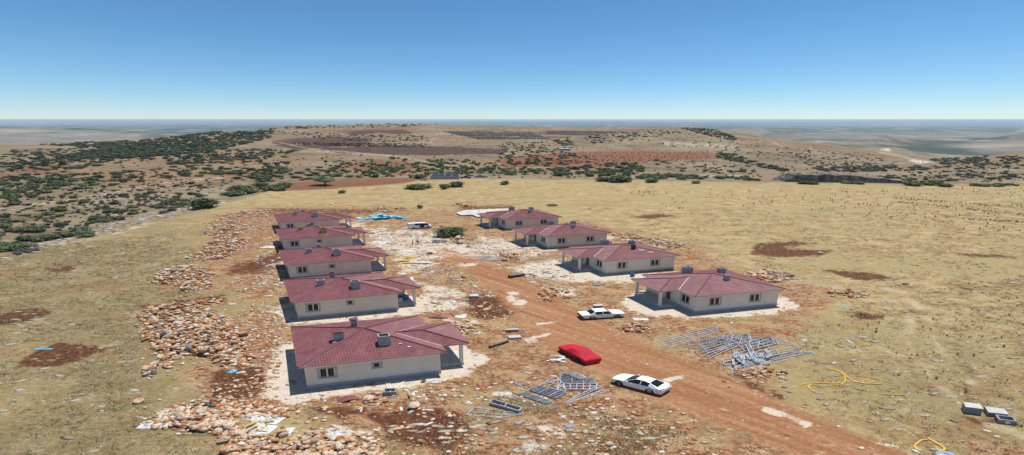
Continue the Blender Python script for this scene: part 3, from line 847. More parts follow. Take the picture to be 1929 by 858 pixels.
for i, h in enumerate(roots):
    for ch in KIDS[h.name]:
        nm = ch.get('_which')
        if not nm: continue
        if i == 3 or (i == 0 and nm == 'left'):
            if i == 3:
                ch.material_slots[0].link = 'OBJECT'; ch.material_slots[0].material = M['chim_y']
        if i == 6 and nm == 'back':
            ch.material_slots[0].link = 'OBJECT'; ch.material_slots[0].material = M['chim_k']
        if (i == 0 and nm in ('left', 'back')) or (i == 1 and nm == 'back'):
            cx, cy, sx, sy, zc = {'left': (3.4, 4.25, .78, .62, 1.05), 'back': (4.98, 7.5, .46, .50, .98)}[nm]
            zr = EZ + K_ * (HC - max(abs(cx - HC), abs(cy - HC))) + zc
            m = MB()
            x0, x1, y0, y1 = cx-sx/2-.14-HC, cx+sx/2+.14-HC, cy-sy/2-.12-HC, cy+sy/2+.12-HC
            n = 6
            for j in range(n):
                ta, tb = j/n, (j+1)/n
                za, zb = zr + .02 + .16*math.sin(math.pi*ta), zr + .02 + .16*math.sin(math.pi*tb)
                xa, xb = x0+(x1-x0)*ta, x0+(x1-x0)*tb
                m.add([(xa,y0,za),(xb,y0,zb),(xb,y1,zb),(xa,y1,za),(xa,y0,za+.05),(xb,y0,zb+.05),(xb,y1,zb+.05),(xa,y1,za+.05)],
                      [(0,3,2,1),(4,5,6,7),(0,1,5,4),(2,3,7,6),(1,2,6,5),(3,0,4,7)])
            m.build('chimney_cap', M['ridge'], ch, HOUSE_AT[i][2])
for o in bpy.data.objects:
    if '_which' in o: del o['_which']

# ------------------------------------------------------------------ vehicles
def loft(stations, assign, n_sub=1):
    """stations: (x from the front, half width, bottom, sill, belt, top, roof half width); returns {part: MB}"""
    def prof(st):
        x, w, zb, zs, belt, top, wr = st
        return [(0, zb), (w*.90, zb), (w*.985, zs), (w, (zs*.45+belt*.55)), (w*.965, belt), (wr, top - .055), (wr*.72, top), (0, top + .02)]
    out = {}
    rows = [prof(s) for s in stations]
    np_ = len(rows[0])
    L = stations[-1][0]
    for i in range(len(stations) - 1):
        for j in range(np_ - 1):
            nm = assign(i, j)
            for sg in (1, -1):
                mb = out.setdefault(nm if isinstance(nm, str) else nm[0 if sg > 0 else 1], MB())
                q = [(L/2 - stations[a][0], sg*rows[a][b][0], rows[a][b][1]) for a, b in ((i,j),(i,j+1),(i+1,j+1),(i+1,j))]
                mb.add(q, [(0,1,2,3) if sg > 0 else (3,2,1,0)])
    for end, i in ((0, 0), (1, len(stations)-1)):
        nm = assign(-1 - end, 0)
        mb = out.setdefault(nm if isinstance(nm, str) else nm[0], MB())
        pts = [(L/2 - stations[i][0], y, z) for y, z in rows[i]] + [(L/2 - stations[i][0], -y, z) for y, z in rows[i][1:-1]][::-1]
        mb.add(pts, [tuple(range(len(pts))) if end else tuple(range(len(pts)))[::-1]])
    return out
def weld(me, d=.003):
    bm = bmesh.new(); bm.from_mesh(me); bmesh.ops.remove_doubles(bm, verts=bm.verts, dist=d)
    bm.to_mesh(me); bm.free()
def vehicle(name, label, cat, front_px, rear_px, near, halfw, wb_off, stations, assign, mats, group=None, wheel_r=.32, axles=None, rim=True, smooth=38):
    """near: +1 when the car's left side faces the camera; front_px/rear_px are the near wheels' ground points"""
    f, r = un(*front_px), un(*rear_px)
    hx, hy = f[0]-r[0], f[1]-r[1]; l = math.hypot(hx, hy); hx /= l; hy /= l
    ang = math.atan2(hy, hx)
    mx, my = (f[0]+r[0])/2, (f[1]+r[1])/2
    nx, ny = -hy*near, hx*near              # towards the near side
    cx, cy = mx - nx*halfw - hx*wb_off, my - ny*halfw - hy*wb_off
    root = thing(name, label, cat, cx, cy, 0, group)
    if axles:
        k = l / (axles[0] - axles[1]); root.scale = (k, k, min(1.0, k * 1.08))
    for nm, mb in loft(stations, assign).items():
        me = mb.mesh(nm, mats.get(nm, M['black']), ang, None); weld(me); smooth_by_angle(me, smooth)
        link(nm, me, root)
    if axles:
        for ax in axles:
            for sg in (1, -1):
                m = MB(); n = 22
                y1, y0 = sg*(halfw + .012), sg*(halfw - .21)
                prof = [(y0, wheel_r*.7), (y0, wheel_r*.96), (y0+(y1-y0)*.15, wheel_r), (y0+(y1-y0)*.85, wheel_r), (y1, wheel_r*.95), (y1, wheel_r*.66), (y1 - sg*.03, wheel_r*.62)]
                vs, fs = [], []
                for a in range(n):
                    c, s_ = math.cos(2*math.pi*a/n), math.sin(2*math.pi*a/n)
                    vs += [(ax + c*rr, y, wheel_r + s_*rr) for y, rr in prof]
                k = len(prof)
                for a in range(n):
                    b = (a+1) % n
                    for j in range(k-1): fs.append((a*k+j, a*k+j+1, b*k+j+1, b*k+j))
                m.add(vs, fs)
                wh = m.build('wheel', M['tyre'], root, ang, smooth=40)
                m = MB()
                vs = [(ax, y1 - sg*.02, wheel_r)] + [(ax + math.cos(2*math.pi*a/n)*wheel_r*.63, y1 - sg*.028, wheel_r + math.sin(2*math.pi*a/n)*wheel_r*.63) for a in range(n)]
                m.add(vs, [(0, 1+a, 1+(a+1) % n) for a in range(n)])
                for a in range(5):
                    t = 2*math.pi*a/5 + .3
                    m.bar((ax, y1 - sg*.012, wheel_r), (ax + math.cos(t)*wheel_r*.6, y1 - sg*.012, wheel_r + math.sin(t)*wheel_r*.6), .06, .02, 1)
                m.build('rim', [M['rim'], M['rim'] if not rim else M['steel_d']], wh, ang)
                m = MB()        # black ring on the uncut side, painted as the shaded wheel well
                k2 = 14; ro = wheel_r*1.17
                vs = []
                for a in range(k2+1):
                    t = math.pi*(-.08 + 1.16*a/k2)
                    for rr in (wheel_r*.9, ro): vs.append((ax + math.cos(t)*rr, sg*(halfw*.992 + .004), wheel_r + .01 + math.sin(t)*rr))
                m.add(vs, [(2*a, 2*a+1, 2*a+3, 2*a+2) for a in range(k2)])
                m.build('wheel_well_shade', M['black'], root, ang)
    return root, ang

# modern white saloon
ST = [(0.0,.60,.34,.42,.60,.62,.46),(.10,.76,.26,.40,.68,.71,.58),(.35,.87,.22,.36,.76,.80,.68),(.85,.915,.20,.34,.84,.91,.74),
      (1.42,.925,.20,.34,.91,1.00,.73),(2.28,.93,.20,.34,.94,1.40,.555),(2.6,.93,.20,.34,.95,1.455,.565),(3.05,.93,.20,.34,.96,1.46,.56),(3.45,.93,.20,.34,.97,1.42,.54),
      (3.60,.93,.20,.34,.98,1.37,.53),(4.34,.925,.20,.36,1.00,1.09,.66),(4.6,.91,.24,.38,.99,1.05,.70),(4.80,.86,.30,.42,.94,1.02,.68),(4.88,.78,.36,.46,.86,.92,.62)]
def asg(i, j):
    if i < 0: return 'body'
    if i == 4 and j >= 5: return 'windscreen'
    if i == 9 and j >= 5: return 'rear_window'
    if 4 <= i <= 8 and j == 4: return 'side_window'
    return 'body'
body_mats = {'body': M['white_paint'], 'windscreen': M['carglass'], 'rear_window': M['carglass'], 'side_window': M['carglass']}
car, ca = vehicle('parked_car', 'glossy white modern saloon car with dark windows on the dirt road', 'car', (1166,728.5), (1223.5,744), 1, .93, -.02, ST, asg, body_mats,
                  wheel_r=.345, axles=(1.50, -1.35), smooth=62)
def car_bits(root, ang, L, w, zl, zt, pil, mats, mirror_x, front_z=.62, handle=(.35, -.55)):
    for sg in (1, -1):
        m = MB(); m.bar((L/2-.16, sg*w*.62, front_z), (L/2-.40, sg*w*.93, front_z+.07), .16, .13); m.build('headlight', M['lamp'], root, ang)
        m = MB(); m.bar((-L/2+.05, sg*w*.60, zl), (-L/2+.16, sg*w*.92, zl), .10, .11); m.build('tail_light', M['taillamp'], root, ang)
        m = MB(); m.bar((mirror_x, sg*w*.98, zt), (mirror_x-.02, sg*(w+.15), zt), .11, .10); m.build('mirror', mats, root, ang)
        for hx in handle:
            m = MB(); m.box(hx-.08, hx+.08, sg*w*.985-.02, sg*w*.985+.03, .80, .83); m.build('door_handle', mats, root, ang)
        for x0, x1 in pil:
            m = MB(); m.bar(x0 if sg > 0 else (x0[0], -x0[1], x0[2]), x1 if sg > 0 else (x1[0], -x1[1], x1[2]), .05, .035); m.build('window_pillar', mats, root, ang)
car_bits(car, ca, 4.88, .93, .92, 1.0, [((.98,.80,.94),(.17,.575,1.325)), ((-1.14,.555,1.30),(-1.86,.84,.99)), ((-.42,.90,.95),(-.42,.60,1.36))], M['white_paint'], .72)
m = MB(); m.box(-2.46, -2.40, -.25, .25, .66, .78); m.build('number_plate', M['white_paint'], car, ca)
m = MB(); m.box(-2.445, -2.30, -.7, .7, .34, .44); m.build('rear_bumper_trim', M['black'], car, ca)
m = MB(); m.tube([(-1.15,0,1.40),(-1.22,0,1.47)], .02, 6); m.build('antenna', M['black'], car, ca)

# old white three-box saloon
ST2 = [(0.0,.70,.36,.46,.68,.72,.62),(.10,.79,.28,.42,.76,.81,.70),(1.1,.82,.24,.36,.86,.91,.73),(1.32,.82,.24,.36,.88,.95,.72),(1.78,.82,.24,.36,.90,1.34,.58),(2.1,.82,.24,.36,.90,1.39,.59),
       (2.85,.82,.24,.36,.91,1.38,.58),(3.02,.82,.24,.36,.91,1.33,.57),(3.50,.82,.24,.36,.91,.99,.66),(3.75,.82,.26,.38,.90,.95,.72),(4.22,.80,.32,.42,.88,.93,.71),(4.34,.74,.40,.48,.76,.82,.64)]
def asg2(i, j):
    if i in (-1, 0): return 'front_bumper' if j <= 2 or i < 0 else 'body'
    if i in (-2, 10): return 'rear_bumper' if j <= 2 or i < 0 else 'body'
    if i == 3 and j >= 5: return 'windscreen'
    if i == 7 and j >= 5: return 'rear_window'
    if 3 <= i <= 6 and j == 4: return 'side_window'
    return 'body'
bm2 = dict(body_mats, body=M['white_old'], bumper=M['black'], front_bumper=M['black'], rear_bumper=M['black'])
old, oa = vehicle('parked_car', 'older boxy white saloon car with black bumpers on the dirt', 'car', (1160,599.8), (1113.5,603), -1, .82, -.05, ST2, asg2, bm2,
                  wheel_r=.30, axles=(1.30, -1.18), rim=False)
car_bits(old, oa, 4.34, .82, .80, .96, [((.90,.77,.93),(.42,.605,1.31)), ((-.10,.775,.93),(-.10,.59,1.33)), ((-.76,.585,1.32),(-1.26,.79,.93)), ((.40,.605,1.315),(-.76,.59,1.315))], M['white_old'], .72, .66, (.05, -.85))

# saloon under a red cover
rc_f, rc_r = un(1051,663), un(1098,688)
hx, hy = rc_r[0]-rc_f[0], rc_r[1]-rc_f[1]; rl = math.hypot(hx, hy)
ra = math.atan2(hy, hx)
ST3 = [(0,.62,.16,.30,.55,.62,.50),(.18,.82,.10,.3,.74,.82,.62),(.9,.88,.08,.3,.88,.96,.70),(1.3,.90,.08,.3,.90,1.02,.68),(1.85,.90,.08,.3,.94,1.42,.55),(2.2,.90,.08,.3,.95,1.49,.56),(2.75,.90,.08,.3,.95,1.47,.56),
       (3.15,.90,.08,.3,.93,1.34,.56),(3.75,.89,.08,.3,.90,1.00,.68),(4.2,.87,.10,.3,.82,.90,.70),(4.38,.82,.12,.3,.70,.80,.66),(4.45,.80,.14,.3,.6,.66,.62)]
nx, ny = math.sin(ra), -math.cos(ra)       # towards the camera
rcx, rcy = (rc_f[0]+rc_r[0])/2 - nx*.86, (rc_f[1]+rc_r[1])/2 - ny*.86
red = thing('covered_car', 'car completely wrapped in a bright red cloth cover by the road', 'car', rcx, rcy)
parts = loft(ST3, lambda i, j: 'cloth_cover')
me = parts['cloth_cover'].mesh('cloth_cover', M['red_cloth'], 0.0, None, stretch=False); weld(me)
bm = bmesh.new(); bm.from_mesh(me)
bmesh.ops.subdivide_edges(bm, edges=bm.edges[:], cuts=2, use_grid_fill=True, smooth=.12)
xs = np.array([v.co.x for v in bm.verts]); ysv = np.array([v.co.y for v in bm.verts]); zsv = np.array([v.co.z for v in bm.verts])
d1 = fbm(xs*1.6+9, zsv*3.2+ysv*1.1+4, 3, 2); d2 = np.sin(xs*6.5 + np.sin(xs*2.1)*2) * np.clip(.95 - zsv, 0, 1)
c_, s_ = math.cos(ra + math.pi), math.sin(ra + math.pi)
for i, v in enumerate(bm.verts):
    sg = 1 if v.co.y > 0 else -1
    w = min(1, abs(v.co.y) / .5); v.co.y *= 1 - .16 * min(1, max(0, (.75 - v.co.z) / .6))
    x, y, z = v.co.x + .05*d1[i], v.co.y + sg*w*(.16*d1[i] + .085*d2[i]), max(.06, v.co.z + .09*d1[i]*(1 if v.co.z > .5 else .3))
    v.co = (S*(c_*x - s_*y), s_*x + c_*y, z)
bm.to_mesh(me); bm.free(); smooth_by_angle(me, 30)
link('cloth_cover', me, red)
for ax in (1.3, -1.2):
    for sg in (1, -1):
        m = MB(); m.tube([(ax, sg*.62, .3), (ax, sg*.84, .3)], .3, 16); m.build('wheel', M['tyre'], red, ra + math.pi)
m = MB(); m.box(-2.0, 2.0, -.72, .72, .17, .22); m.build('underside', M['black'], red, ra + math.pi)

# minibus with an open sliding door
ST4 = [(0,.66,.36,.5,.84,.90,.56),(.16,.79,.28,.44,.98,1.06,.66),(.62,.84,.24,.40,1.12,1.20,.72),(1.35,.85,.24,.40,1.16,1.90,.68),(1.75,.85,.24,.40,1.18,1.97,.70),(2.7,.85,.24,.40,1.18,1.99,.71),(3.75,.85,.24,.40,1.18,1.99,.71),(4.75,.85,.24,.40,1.18,1.98,.70),(5.0,.84,.28,.42,1.18,1.94,.69),(5.1,.80,.36,.48,1.12,1.86,.66)]
def asg4(i, j):
    if i == -2: return 'body'
    if i == -1: return 'bumper'
    if i == 0 and j <= 2: return 'bumper'
    if i == 2 and j >= 5: return 'windscreen'
    if i in (2, 3) and j == 4: return 'side_window'
    if i == 5 and j == 4: return 'side_window'
    if i == 4 and 2 <= j <= 4: return ('body', 'doorway_shade')  # side faces blackened as the shade within the open doorway
    return 'body'
van, va = vehicle('minibus', 'white minibus with its side door open on the bare yard', 'minibus', (804.8,431.2), (778.5,432.4), -1, .85, -.1, ST4, asg4, dict(bm2, doorway_shade=M['hollow_shade']),
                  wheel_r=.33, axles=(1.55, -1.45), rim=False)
for x0, x1 in ((-.2, .12), (-.62, -.3), (-1.0, -.72)):
    m = MB(); m.add([(x0,-.842,1.25),(x1,-.842,1.25),(x1,-.765,1.72),(x0,-.765,1.72)], [(0,1,2,3)]); m.add([(x0,-.852,1.26),(x1,-.852,1.26),(x1,-.775,1.71),(x0,-.775,1.71)], [(3,2,1,0)])
    m.build('side_window', M['carglass'], van, va)
m = MB(); m.box(-1.25, -.18, -.915, -.875, .42, 1.15); m.build('sliding_door', M['white_old'], van, va)
m = MB(); m.box(-2.575, -2.552, -.6, .6, 1.25, 1.75); m.build('rear_window', M['carglass'], van, va)
for sg in (1, -1):
    m = MB(); m.box(-2.58, -2.53, sg*.7-.06, sg*.7+.06, .9, 1.2); m.build('tail_light', M['taillamp'], van, va)
    m = MB(); m.bar((2.40, sg*.5, .78), (2.28, sg*.76, .82), .14, .16); m.build('headlight', M['lamp'], van, va)
    m = MB(); m.box(1.42, 1.55, sg*.95-.1, sg*.95+.1, 1.15, 1.38); m.build('mirror', M['black'], van, va)

# ------------------------------------------------------------------ two people
def person(label, px, py, turn, dark_coat):
    x, y = un(px, py)
    root = thing('person', label, 'person', x, y)
    c, q = math.cos(turn), math.sin(turn)
    def chain(name, mat, pts, edges, rad, sub=2, rootv=0):
        me = bpy.data.meshes.new(name)
        me.from_pydata([(1.25*(c*a - q*b), q*a + c*b, z) for a, b, z in pts], edges, [])
        me.materials.append(mat)
        o = link(name, me, root)
        sk = o.modifiers.new('skin', 'SKIN'); sk.use_smooth_shade = True
        for i, r_ in enumerate(rad):
            me.skin_vertices[0].data[i].radius = (r_, r_*.85) if not isinstance(r_, tuple) else r_
        me.skin_vertices[0].data[rootv].use_root = True
        o.modifiers.new('sub', 'SUBSURF').levels = sub; o.modifiers['sub'].render_levels = sub
        return o
    # x = facing direction, y = left
    pts = [(0,0,.93),(0,0,1.12),(0,0,1.34),(0,0,1.47),(.01,0,1.54),(.02,0,1.63),(.01,0,1.71)]
    ed = [(i, i+1) for i in range(6)]; rad = [.12,.12,.135,.06,.055,.085,.07]
    for sg in (1, -1):
        k = len(pts)
        st = .14*sg
        pts += [(0,sg*.10,.88),(st*.6+.03,sg*.10,.48),(st,sg*.10,.09),(st+.14,sg*.11,.04)]; rad += [.085,.055,.042,.035]
        ed += [(0,k),(k,k+1),(k+1,k+2),(k+2,k+3)]
        k = len(pts)
        pts += [(0,sg*.19,1.40),(-.03*sg,sg*.25,1.13),(.06+.03*sg,sg*.24,.88),(.10+.03*sg,sg*.235,.80)]; rad += [.055,.045,.035,.032]
        ed += [(2,k),(k,k+1),(k+1,k+2),(k+2,k+3)]
    chain('body', M['skin'], pts, ed, rad)
    tp = [(0,0,.90),(0,0,1.10),(0,0,1.33),(0,0,1.45)]; te = [(0,1),(1,2),(2,3)]; tr = [(.165,.13),(.165,.13),(.18,.13),(.08,.07)]
    for sg in (1, -1):
        k = len(tp); tp += [(0,sg*.20,1.39),(-.02*sg,sg*.245,1.18)] + ([(.05,sg*.245,.92)] if dark_coat else []); tr += [.072,.066] + ([.055] if dark_coat else [])
        te += [(2,k),(k,k+1)] + ([(k+1,k+2)] if dark_coat else [])
    chain('shirt', M['shirt_w'], tp, te, tr)
    lp = [(0,0,.95)]; le = []; lr = [.155]
    for sg in (1, -1):
        k = len(lp); st = .14*sg
        lp += [(0,sg*.10,.84),(st*.6+.03,sg*.10,.48),(st,sg*.10,.13)]; lr += [.105,.08,.065]; le += [(0,k),(k,k+1),(k+1,k+2)]
    chain('trousers', M['trousers'], lp, le, lr)
    chain('hair', M['hair'], [(-.02,0,1.66),(.0,0,1.735)], [(0,1)], [.095,.075])
    if dark_coat:
        m = MB(); m.prism([(-.05,.20),(.18,.20),(.18,.34),(-.05,.34)], .72, 1.02); m.build('dark_bag', M['trousers'], root, turn)
    return root
person('person in a pale shirt and dark trousers walking across the white dust', 777.3, 462.6, R(200), False)
person('person in a loose pale top carrying something dark across the yard', 787.2, 461.2, R(70), True)

# ------------------------------------------------------------------ rocks
def rock_mesh(name, mat, seed, sub=2, flat=.62):
    r = random.Random(seed)
    bm = bmesh.new()
    bmesh.ops.create_icosphere(bm, subdivisions=sub, radius=.5)
    ax = (r.uniform(.9, 1.2), r.uniform(.65, .95), flat * r.uniform(.8, 1.2))
    planes = []
    for _ in range(14):
        d = Vector((r.gauss(0,1), r.gauss(0,1), r.gauss(0,.8))).normalized()
        planes.append((d, r.uniform(.26, .43)))
    rot = r.uniform(0, math.pi); c, s_ = math.cos(rot), math.sin(rot)
    for v in bm.verts:
        for d, k in planes:
            e = v.co.dot(d) - k
            if e > 0: v.co -= d * e
        v.co *= 1 + .02 * math.sin(v.co.x*19 + seed) * math.sin(v.co.y*17 + 2*seed)
        x, y, z = v.co.x*ax[0], v.co.y*ax[1], v.co.z*ax[2]
        v.co = (1.25*(c*x - s_*y), s_*x + c*y, z)
    lo = min(v.co.z for v in bm.verts)
    for v in bm.verts: v.co.z -= lo
    me = bpy.data.meshes.new(name); bm.to_mesh(me); bm.free(); me.materials.append(mat)
    smooth_by_angle(me, 10)
    return me
ROCKS = {k: [rock_mesh('rock', M[mt], 10*s_ + ord(k[0])*7, 2) for s_ in range(n)] for k, mt, n in (('rust','rock',12), ('pale','rock_p',8), ('grey','rock_g',4))}

def in_poly(x, y, poly):
    c = False; n = len(poly)
    for i in range(n):
        a, b = poly[i], poly[(i+1) % n]
        if (a[1] > y) != (b[1] > y) and x < (b[0]-a[0])*(y-a[1])/(b[1]-a[1]) + a[0]: c = not c
    return c
def rand_in(poly, r=rnd):
    xs = [p[0] for p in poly]; ys = [p[1] for p in poly]
    while True:
        x, y = r.uniform(min(xs), max(xs)), r.uniform(min(ys), max(ys))
        if in_poly(x, y, poly): return x, y

PILES = [  # polygon in the photograph, count, size range, (rust, pale, grey) mix, heap height, label, group
    ([(258,592),(300,575),(385,568),(420,600),(400,625),(330,615),(290,640),(262,630)], 95, (.45,1.15), (5,5,1), .35, 'rust stained limestone rock in the big heap beside the second bungalow', 'rocks in the big heap'),
    ([(270,640),(310,618),(400,600),(440,612),(470,660),(478,690),(430,690),(380,670),(330,670),(285,660)], 190, (.4,1.15), (7,4,2), .7, 'rust stained limestone rock in the big heap beside the second bungalow', 'rocks in the big heap'),
    ([(268,700),(290,672),(345,668),(350,685),(300,705),(280,722)], 20, (.55,1.5), (5,3,2), .15, 'large rock along the front tip of the big heap', 'rocks at the tip of the big heap'),
    ([(283,528),(300,512),(350,500),(400,508),(398,545),(350,552),(330,540),(290,536)], 95, (.45,1.2), (6,4,1), .45, 'rust stained rock in the heap level with the third bungalow', 'rocks in the third bungalow heap'),
    ([(325,560),(405,560),(415,572),(330,574)], 16, (.5,1.0), (4,4,2), .1, 'loose limestone rock strewn by the dark turned earth', 'rocks strewn by dark earth'),
    ([(350,488),(390,465),(440,445),(468,455),(455,475),(410,490),(372,492)], 85, (.45,1.2), (6,4,1), .4, 'rust stained rock in the heap level with the fourth bungalow', 'rocks in the fourth bungalow heap'),
    ([(372,440),(395,418),(440,410),(470,425),(465,445),(420,452)], 70, (.45,1.2), (5,5,1), .4, 'pinkish rock in the heap behind the far bungalow', 'rocks in the far bungalow heap'),
    ([(420,402),(520,396),(540,404),(470,412),(420,412)], 45, (.4,1.0), (4,6,1), .25, 'pinkish rock in the low spread at the back of the yard', 'rocks in the low back spread'),
    ([(285,808),(300,775),(345,762),(395,772),(440,790),(460,815),(430,832),(390,815),(330,805)], 85, (.45,1.25), (3,7,0), .3, 'pale cream limestone rock in the heap under the black tarp', 'rocks in the cream heap'),
    ([(400,760),(470,758),(545,772),(530,790),(440,785)], 40, (.3,.7), (6,3,0), .1, 'small rust coloured rock between the black tarp and the apron', 'small rocks by the tarp'),
    ([(425,850),(440,822),(520,818),(600,830),(660,822),(715,830),(722,862),(640,880),(430,880)], 105, (.4,1.15), (4,6,0), .3, 'pale limestone rock in the row of boulders in front of the plastic rubbish', 'rocks in the front row'),
    ([(1408,524),(1430,510),(1480,516),(1495,526),(1470,534),(1430,532)], 50, (.5,1.3), (4,5,1), .5, 'rock in the heap behind the porch bungalow by the saloon car', 'rocks behind the porch bungalow'),
    ([(1150,440),(1180,440),(1290,460),(1300,470),(1240,470),(1170,452)], 75, (.4,1.1), (4,6,0), .25, 'rock in the strip behind the row of four bungalows', 'rocks behind the row of four'),
    ([(1168,618),(1185,612),(1225,616),(1222,626),(1180,624)], 16, (.7,1.5), (8,1,1), .12, 'flat orange slab rock in the small pile behind the red covered car', 'slab rocks by the old saloon'),
    ([(1012,560),(1030,545),(1060,550),(1072,562),(1035,568)], 24, (.4,1.1), (8,1,0), .25, 'orange rock in the small pile right of the road', 'orange rocks right of the road'),
    ([(812,446),(835,436),(885,446),(895,456),(850,460)], 30, (.5,1.5), (6,3,1), .3, 'rock in the pile round the green bush in the yard', 'rocks round the yard bush'),
    ([(920,485),(935,476),(985,480),(990,492),(945,492)], 26, (.5,1.3), (8,2,0), .3, 'orange rock in the pile before the third bungalow of the right row', 'orange rocks in the yard'),
    ([(694,396),(715,388),(760,392),(775,398),(730,402)], 40, (.5,1.2), (2,5,3), .35, 'purplish grey rock in the far heap behind the turquoise boards', 'rocks behind the turquoise boards'),
    ([(850,389),(866,383),(882,386),(876,391)], 12, (.6,1.4), (6,2,1), .3, 'rust rock in the small far pile on the yellow grass', 'rocks on the yellow grass'),
    ([(1560,556),(1600,546),(1645,553),(1640,562),(1590,562)], 26, (.4,1.0), (8,2,0), .15, 'orange rock in the low pile on the open grass', 'orange rocks on the grass'),
    ([(1385,700),(1425,690),(1475,698),(1480,712),(1410,716)], 26, (.35,.8), (6,4,0), .12, 'small rock by the yellow pipes', 'small rocks by the pipes'),
    ([(845,618),(880,606),(905,612),(890,628),(855,630)], 26, (.35,.9), (6,4,0), .2, 'orange rock in the rubble between porch and road', 'rocks between porch and road'),
    ([(688,760),(700,745),(725,748),(715,762)], 8, (.35,.7), (6,4,0), .1, 'small rock by the folded roof sheet', 'small rocks by the roof sheet'),
]
rock_list = []
for pi, (poly, n, (s0, s1), mix, heap, label, group) in enumerate(PILES):
    cx = sum(p[0] for p in poly) / len(poly); cy = sum(p[1] for p in poly) / len(poly)
    ext = max(abs(p[0]-cx) + abs(p[1]-cy)*1.7 for p in poly)
    for _ in range(n):
        px, py = rand_in(poly)
        x, y = un(px, py)
        edge = 1 - min(1, (abs(px-cx) + abs(py-cy)*1.7) / ext)
        sz = .86 * s0 + .92 * (s1 * 1.25 - s0) * rnd.random()**2.6; x += rnd.gauss(0, .35); y += rnd.gauss(0, .35)
        z = heap * edge * 1.6 * rnd.random()
        kind = rnd.choices(('rust','pale','grey'), mix)[0]
        rock_list.append((sz / y, x, y, z, sz, kind, label, group))
SINGLE = [(262,758,1.15,'rust','orange boulder standing alone on the grey-green grass','boulder'),
          (1707,536,1.35,'rust','orange boulder alone on the open yellow grass','boulder'),
          (695,754,1.15,'pale','pale flat topped rock beside the folded maroon roof sheet','rock'),
          (781,768,1.25,'pale','pink flat rock in front of the grey open box','rock'),
          (1545,478,1.2,'pale','pale rock on the dark turned earth in the far grass','rock'),
          (625,386,1.6,'rust','dark red rock on the far edge of the yard','rock'),
          (1110,395,1.3,'rust','dark red mound of rock on the grass behind the row of four','rock'),
          (340,478,1.1,'rust','orange rock apart from the heaps on the left grass','rock'),
          (873,523,1.0,'rust','orange boulder lying near the road start','rock'),
          (1150,838,.8,'pale','cream rock on the dirt right at the bottom of the road','rock')]
rock_list.sort(reverse=True)
def place_rock(e, as_thing=True):
    _, x, y, z, sz, kind, label, group = e
    o = link('rock', rnd.choice(ROCKS[kind]), None, at(x, y, z - .12 * sz))
    o.rotation_euler = (rnd.uniform(-.25,.25), rnd.uniform(-.25,.25), rnd.uniform(-.5,.5) + rnd.choice((0, math.pi)))
    k = sz * rnd.uniform(.85, 1.1); o.scale = (k * 1.15, k, k)
    return tag(o, label, 'rock', group)
for e in rock_list[:285]: place_rock(e)
for px, py, sz, kind, label, nm in SINGLE:
    x, y = un(px, py)
    o = link(nm, rnd.choice(ROCKS[kind]), None, at(x, y, -.08 * sz)); o.scale = (sz*1.2, sz, sz)
    tag(o, label, 'rock')

def scatter_mesh(name, items, template_sets, mat, use_tint=True):
    """joins many small pieces: items = (x, y, z, sx, sy, sz, rotz, which, colour)"""
    VS, FS, TS, k = [], [], [], 0
    for x, y, z, sx, sy, sz, rz, w, col in items:
        v, f = template_sets[w]
        c, q = math.cos(rz), math.sin(rz)
        p = v * (sx, sy, sz)
        p = np.stack([S * (x + c*p[:,0] - q*p[:,1]), y + q*p[:,0] + c*p[:,1], z + p[:,2]], 1)
        VS.append(p); FS.append(f + k); k += len(p)
        TS.append(np.tile((*col, 1.0), (len(p), 1)))
    V = np.concatenate(VS); F = np.concatenate(FS)
    nf = F.shape[1]
    me = bpy.data.meshes.new(name)
    me.vertices.add(len(V)); me.vertices.foreach_set('co', V.ravel())
    me.loops.add(F.size); me.loops.foreach_set('vertex_index', F.ravel().astype(np.int32))
    me.polygons.add(len(F)); me.polygons.foreach_set('loop_start', np.arange(0, F.size, nf)); me.polygons.foreach_set('loop_total', np.full(len(F), nf))
    me.update(calc_edges=True); me.validate()
    if use_tint:
        a = me.attributes.new('tint', 'FLOAT_COLOR', 'POINT'); a.data.foreach_set('color', np.concatenate(TS).astype(np.float32).ravel())
    me.materials.append(mat)
    return me
def ico_template(seed, sub=1):
    bm = bmesh.new(); bmesh.ops.create_icosphere(bm, subdivisions=sub, radius=.5)
    r = random.Random(seed)
    for v in bm.verts: v.co *= r.uniform(.72, 1.15)
    v = np.array([p.co[:] for p in bm.verts]); f = np.array([[q.index for q in p.verts] for p in bm.faces]); bm.free()
    return v, f
PEB = [ico_template(s_, 1) for s_ in range(6)]
CRUMB = [ico_template(s_ + 40, 0) for s_ in range(6)] if False else PEB
TINTS = {'rust': [(.46,.22,.10),(.54,.31,.16),(.38,.15,.065),(.58,.40,.25)], 'pale': [(.68,.54,.39),(.62,.47,.32),(.72,.62,.50),(.58,.40,.25)], 'grey': [(.27,.27,.27),(.34,.31,.28)]}
items = []
for e in rock_list[285:]:
    _, x, y, z, sz, kind, _, _ = e
    items.append((x, y, z + sz*.2, sz*1.1, sz*.85, sz*.62, rnd.uniform(0,6.28), rnd.randrange(6), rnd.choice(TINTS[kind])))
for poly, n, (s0, s1), mix, heap, *_r in PILES:      # the body of each heap
    cx = sum(q[0] for q in poly) / len(poly); cy = sum(q[1] for q in poly) / len(poly)
    ext = max(abs(q[0]-cx) + abs(q[1]-cy)*1.7 for q in poly)
    for _ in range(int(n * 3.4) if n >= 40 else n // 2):
        px, py = rand_in(poly); x, y = un(px, py)
        edge = 1 - min(1, (abs(px-cx) + abs(py-cy)*1.7) / ext)
        sz = rnd.uniform(.22, .62)
        items.append((x, y, heap*edge*rnd.random()*1.1 + sz*.12, sz*1.15, sz*.9, sz*.62, rnd.uniform(0,6.28), rnd.randrange(6), rnd.choice(TINTS[rnd.choices(('rust','pale'), (6,4))[0]])))
